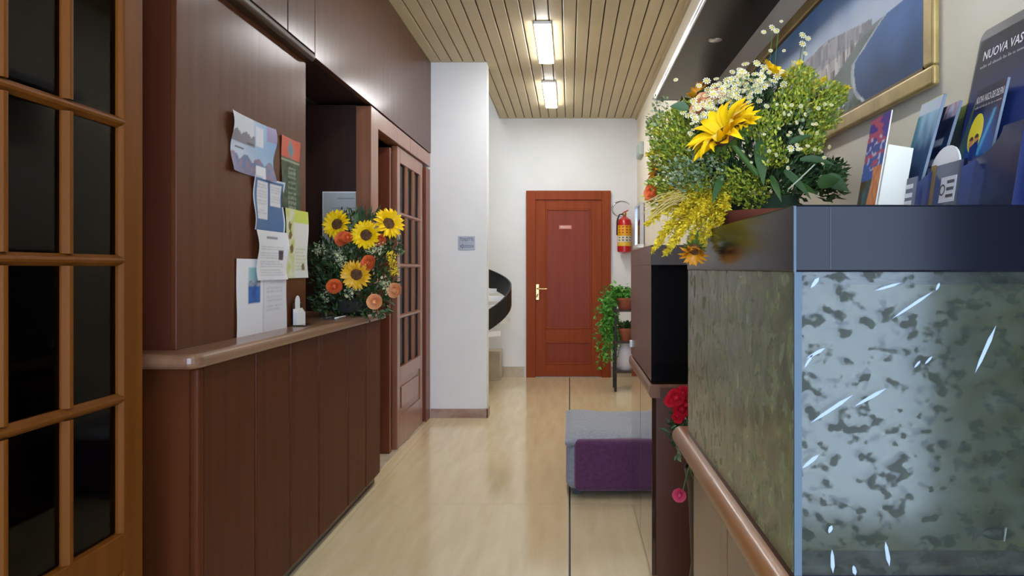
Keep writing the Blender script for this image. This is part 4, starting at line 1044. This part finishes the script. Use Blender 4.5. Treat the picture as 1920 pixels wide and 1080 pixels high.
# wheat awns lower left
mb = MB(B.location)
for i in range(16):
    a_ = P(1275+rf.uniform(-15, 15), 365+rf.uniform(-10, 10), YC-.1); b_ = P(1208+rf.uniform(-4, 18), 385+rf.uniform(-12, 28), YC-.06)
    mb.tube([a_, a_.lerp(b_, .5)+Vector((0, 0, .004)), b_], .0009, 4)
mb.build('wheat_awns', M('wheat', S(196,170,100), .6), B)['kind'] = 'stuff'
# broad leaves and long stems
for px, py, L, W, d, dr in ((1424,262,.115,.030,(.0,-.3,-1),.0), (1355,330,.07,.018,(-.5,-.4,-1),.1), (1470,320,.08,.018,(.6,-.3,-.6),.2), (1500,300,.08,.016,(1,-.2,.1),.3), (1290,205,.045,.022,(-1,.1,.4),.2),
                            (1480,270,.06,.014,(.7,-.4,.4),.2), (1545,335,.06,.034,(.6,-.2,-.3),.1), (1535,350,.05,.034,(.6,-.4,.3),.1), (1445,330,.07,.016,(.2,-.5,-.8),.1), (1490,345,.06,.016,(.5,-.5,-.3),.1)):
    p_ = P(px, py, YC-.12)
    mb = MB(B.location); mb.smooth = True; mb.blade(p_, d, L, W, dr, up=(.3, 1, .3)); mb.build('leaf', M('fresh_leaf', S(52,84,30), .5), B)
MB(B.location).tube([P(1478, 355, YC-.16), P(1500, 335, YC-.17), P(1528, 308, YC-.18)], .0016, 6).build('bare_stem', M('pale_stem', S(180,186,160), .4), B)
for px0, py0, px1, py1 in ((1440,160,1448,60), (1450,150,1460,50), (1495,150,1505,70), (1500,160,1510,85), (1275,230,1290,175)):
    MB(B.location).tube([P(px0, py0, YC+.02), P(px1, py1, YC+.02)], .0011, 5).build('thin_stem', M_STEM, B)
# dark berry sprig
mb = MB(B.location)
for i in range(16): cloud(mb, P(1288+rf.uniform(-10, 12), 182+i*3.2+rf.uniform(-3, 3), YC), .006, 3, .012, .009, None)
mb.build('dark_sprig', M('dark_sprig', S(34,34,28), .6), B)['kind'] = 'stuff'
# heads
kB = (YC-.15)/F
sunflower(B, P(1360, 254, YC-.17), (-.66, -.32, .66), 78*kB, npet=34, disc=.30, cup=.25)
sunflower(B, P(1392, 232, YC-.15), (-.35, -.75, .55), 40*kB, npet=22, disc=.3, cup=.5)
sunflower(B, P(1447, 138, YC-.08), (.5, -.45, .75), 36*kB, npet=24, disc=.36, cup=.45)
sunflower(B, P(1312, 180, YC+.03), (-.6, .5, .6), 34*kB, M_PETALO, npet=20)
sunflower(B, P(1228, 322, YC+.02), (-.95, -.1, .2), 26*kB, M_PETALO, npet=20)
sunflower(B, P(1302, 468, YC-.12), (-.25, -.55, -.75), 36*kB, M_PETALO, npet=22, cup=.7)
rose(B, P(1322, 192, YC-.06), (-.4, -.8, .5), 20*kB, M_PEACH); rose(B, P(1345, 180, YC-.03), (0, -.8, .6), 16*kB, M_ROSE); rose(B, P(1222, 362, YC-.02), (-.7, -.7, 0), 15*kB, M_ROSE)
rose(B, P(1308, 206, YC-.07), (-.5, -.8, .3), 14*kB, M_PEACH)
# white chrysanthemum daisies along the top
for i in range(170):
    t_ = rf.random(); px = 1300+t_*150+rf.gauss(0, 12); py = 215-95*t_**.8+rf.gauss(0, 17)
    if t_ > .55: py += 20
    daisy(B, P(px, py, YC-.10+rf.uniform(-.03, .03)), (rf.uniform(-.6, .4), -.8, rf.uniform(.1, .9)), rf.uniform(.006, .0105))
for i in range(46):
    px = rf.uniform(1390, 1560); py = rf.uniform(190, 320)
    daisy(B, P(px, py, YC-.15+rf.uniform(-.03, .03)), (rf.uniform(-.5, .5), -.8, rf.uniform(-.1, .6)), rf.uniform(.004, .006))
for px, py, r in ((1483,278,.009), (1448,52,.010), (1456,58,.008), (1505,66,.010), (1505,82,.010), (1515,72,.008), (1510,100,.007), (1445,95,.006), (1470,95,.005), (1491,117,.006), (1432,60,.007), (1465,40,.005)):
    daisy(B, P(px, py, YC-.02 if py < 150 else YC-.2), (rf.uniform(-.4, .4), -.9, .3), r)
# ---------------- red flowers standing between the two aquariums
C = thing('red_flowers', 'red and pink artificial flowers in a tall vase between the two aquariums', 'flowers', (.46, 2.34, 0))
MB().lathe([(.07, 0), (.085, .02), (.05, .25), (.06, .5), (.075, .58), (.068, .58), (.05, .5), (0, .45)], seg=24).build('vase', M('vase_dark', S(46,30,22), .4), C)
heads = [(1268,745,15,M_REDFL), (1281,738,13,M_REDFL), (1278,768,15,M_REDFL), (1258,752,11,M_REDFL), (1272,782,11,M_REDFL), (1274,928,12,M_PINKFL), (1286,760,14,M_REDFL)]
for px, py, r, mt in heads:
    c_ = P(px, py, 2.22)
    rose(C, c_, (rf.uniform(-.6, -.1), -.9, rf.uniform(0, .5)), r/F*2.2, mt)
    MB(C.location).tube([c_+Vector((.01, .01, 0)), c_.lerp(Vector((.43, 2.32, .62)), .5)+Vector((0, 0, .03)), (.43, 2.32, .50)], .0025, 6).build('stem', M_STEM, C)
mb = MB(C.location)
for px, py, n in ((1280,790,50), (1276,806,40), (1270,815,20)): cloud(mb, P(px, py, 2.24), .03, n, .035, .016, None)
mb.build('leaves', M_LEAFD, C)['kind'] = 'stuff'
mb = MB(C.location)
for i in range(14): mb.leaf(P(1268+rf.uniform(-4, 6), 812+i*3.4, 2.2), (rf.uniform(-1, 1), -.3, -1), .022, .012)
mb.build('pale_sprig', M_LEAFG, C)['kind'] = 'stuff'
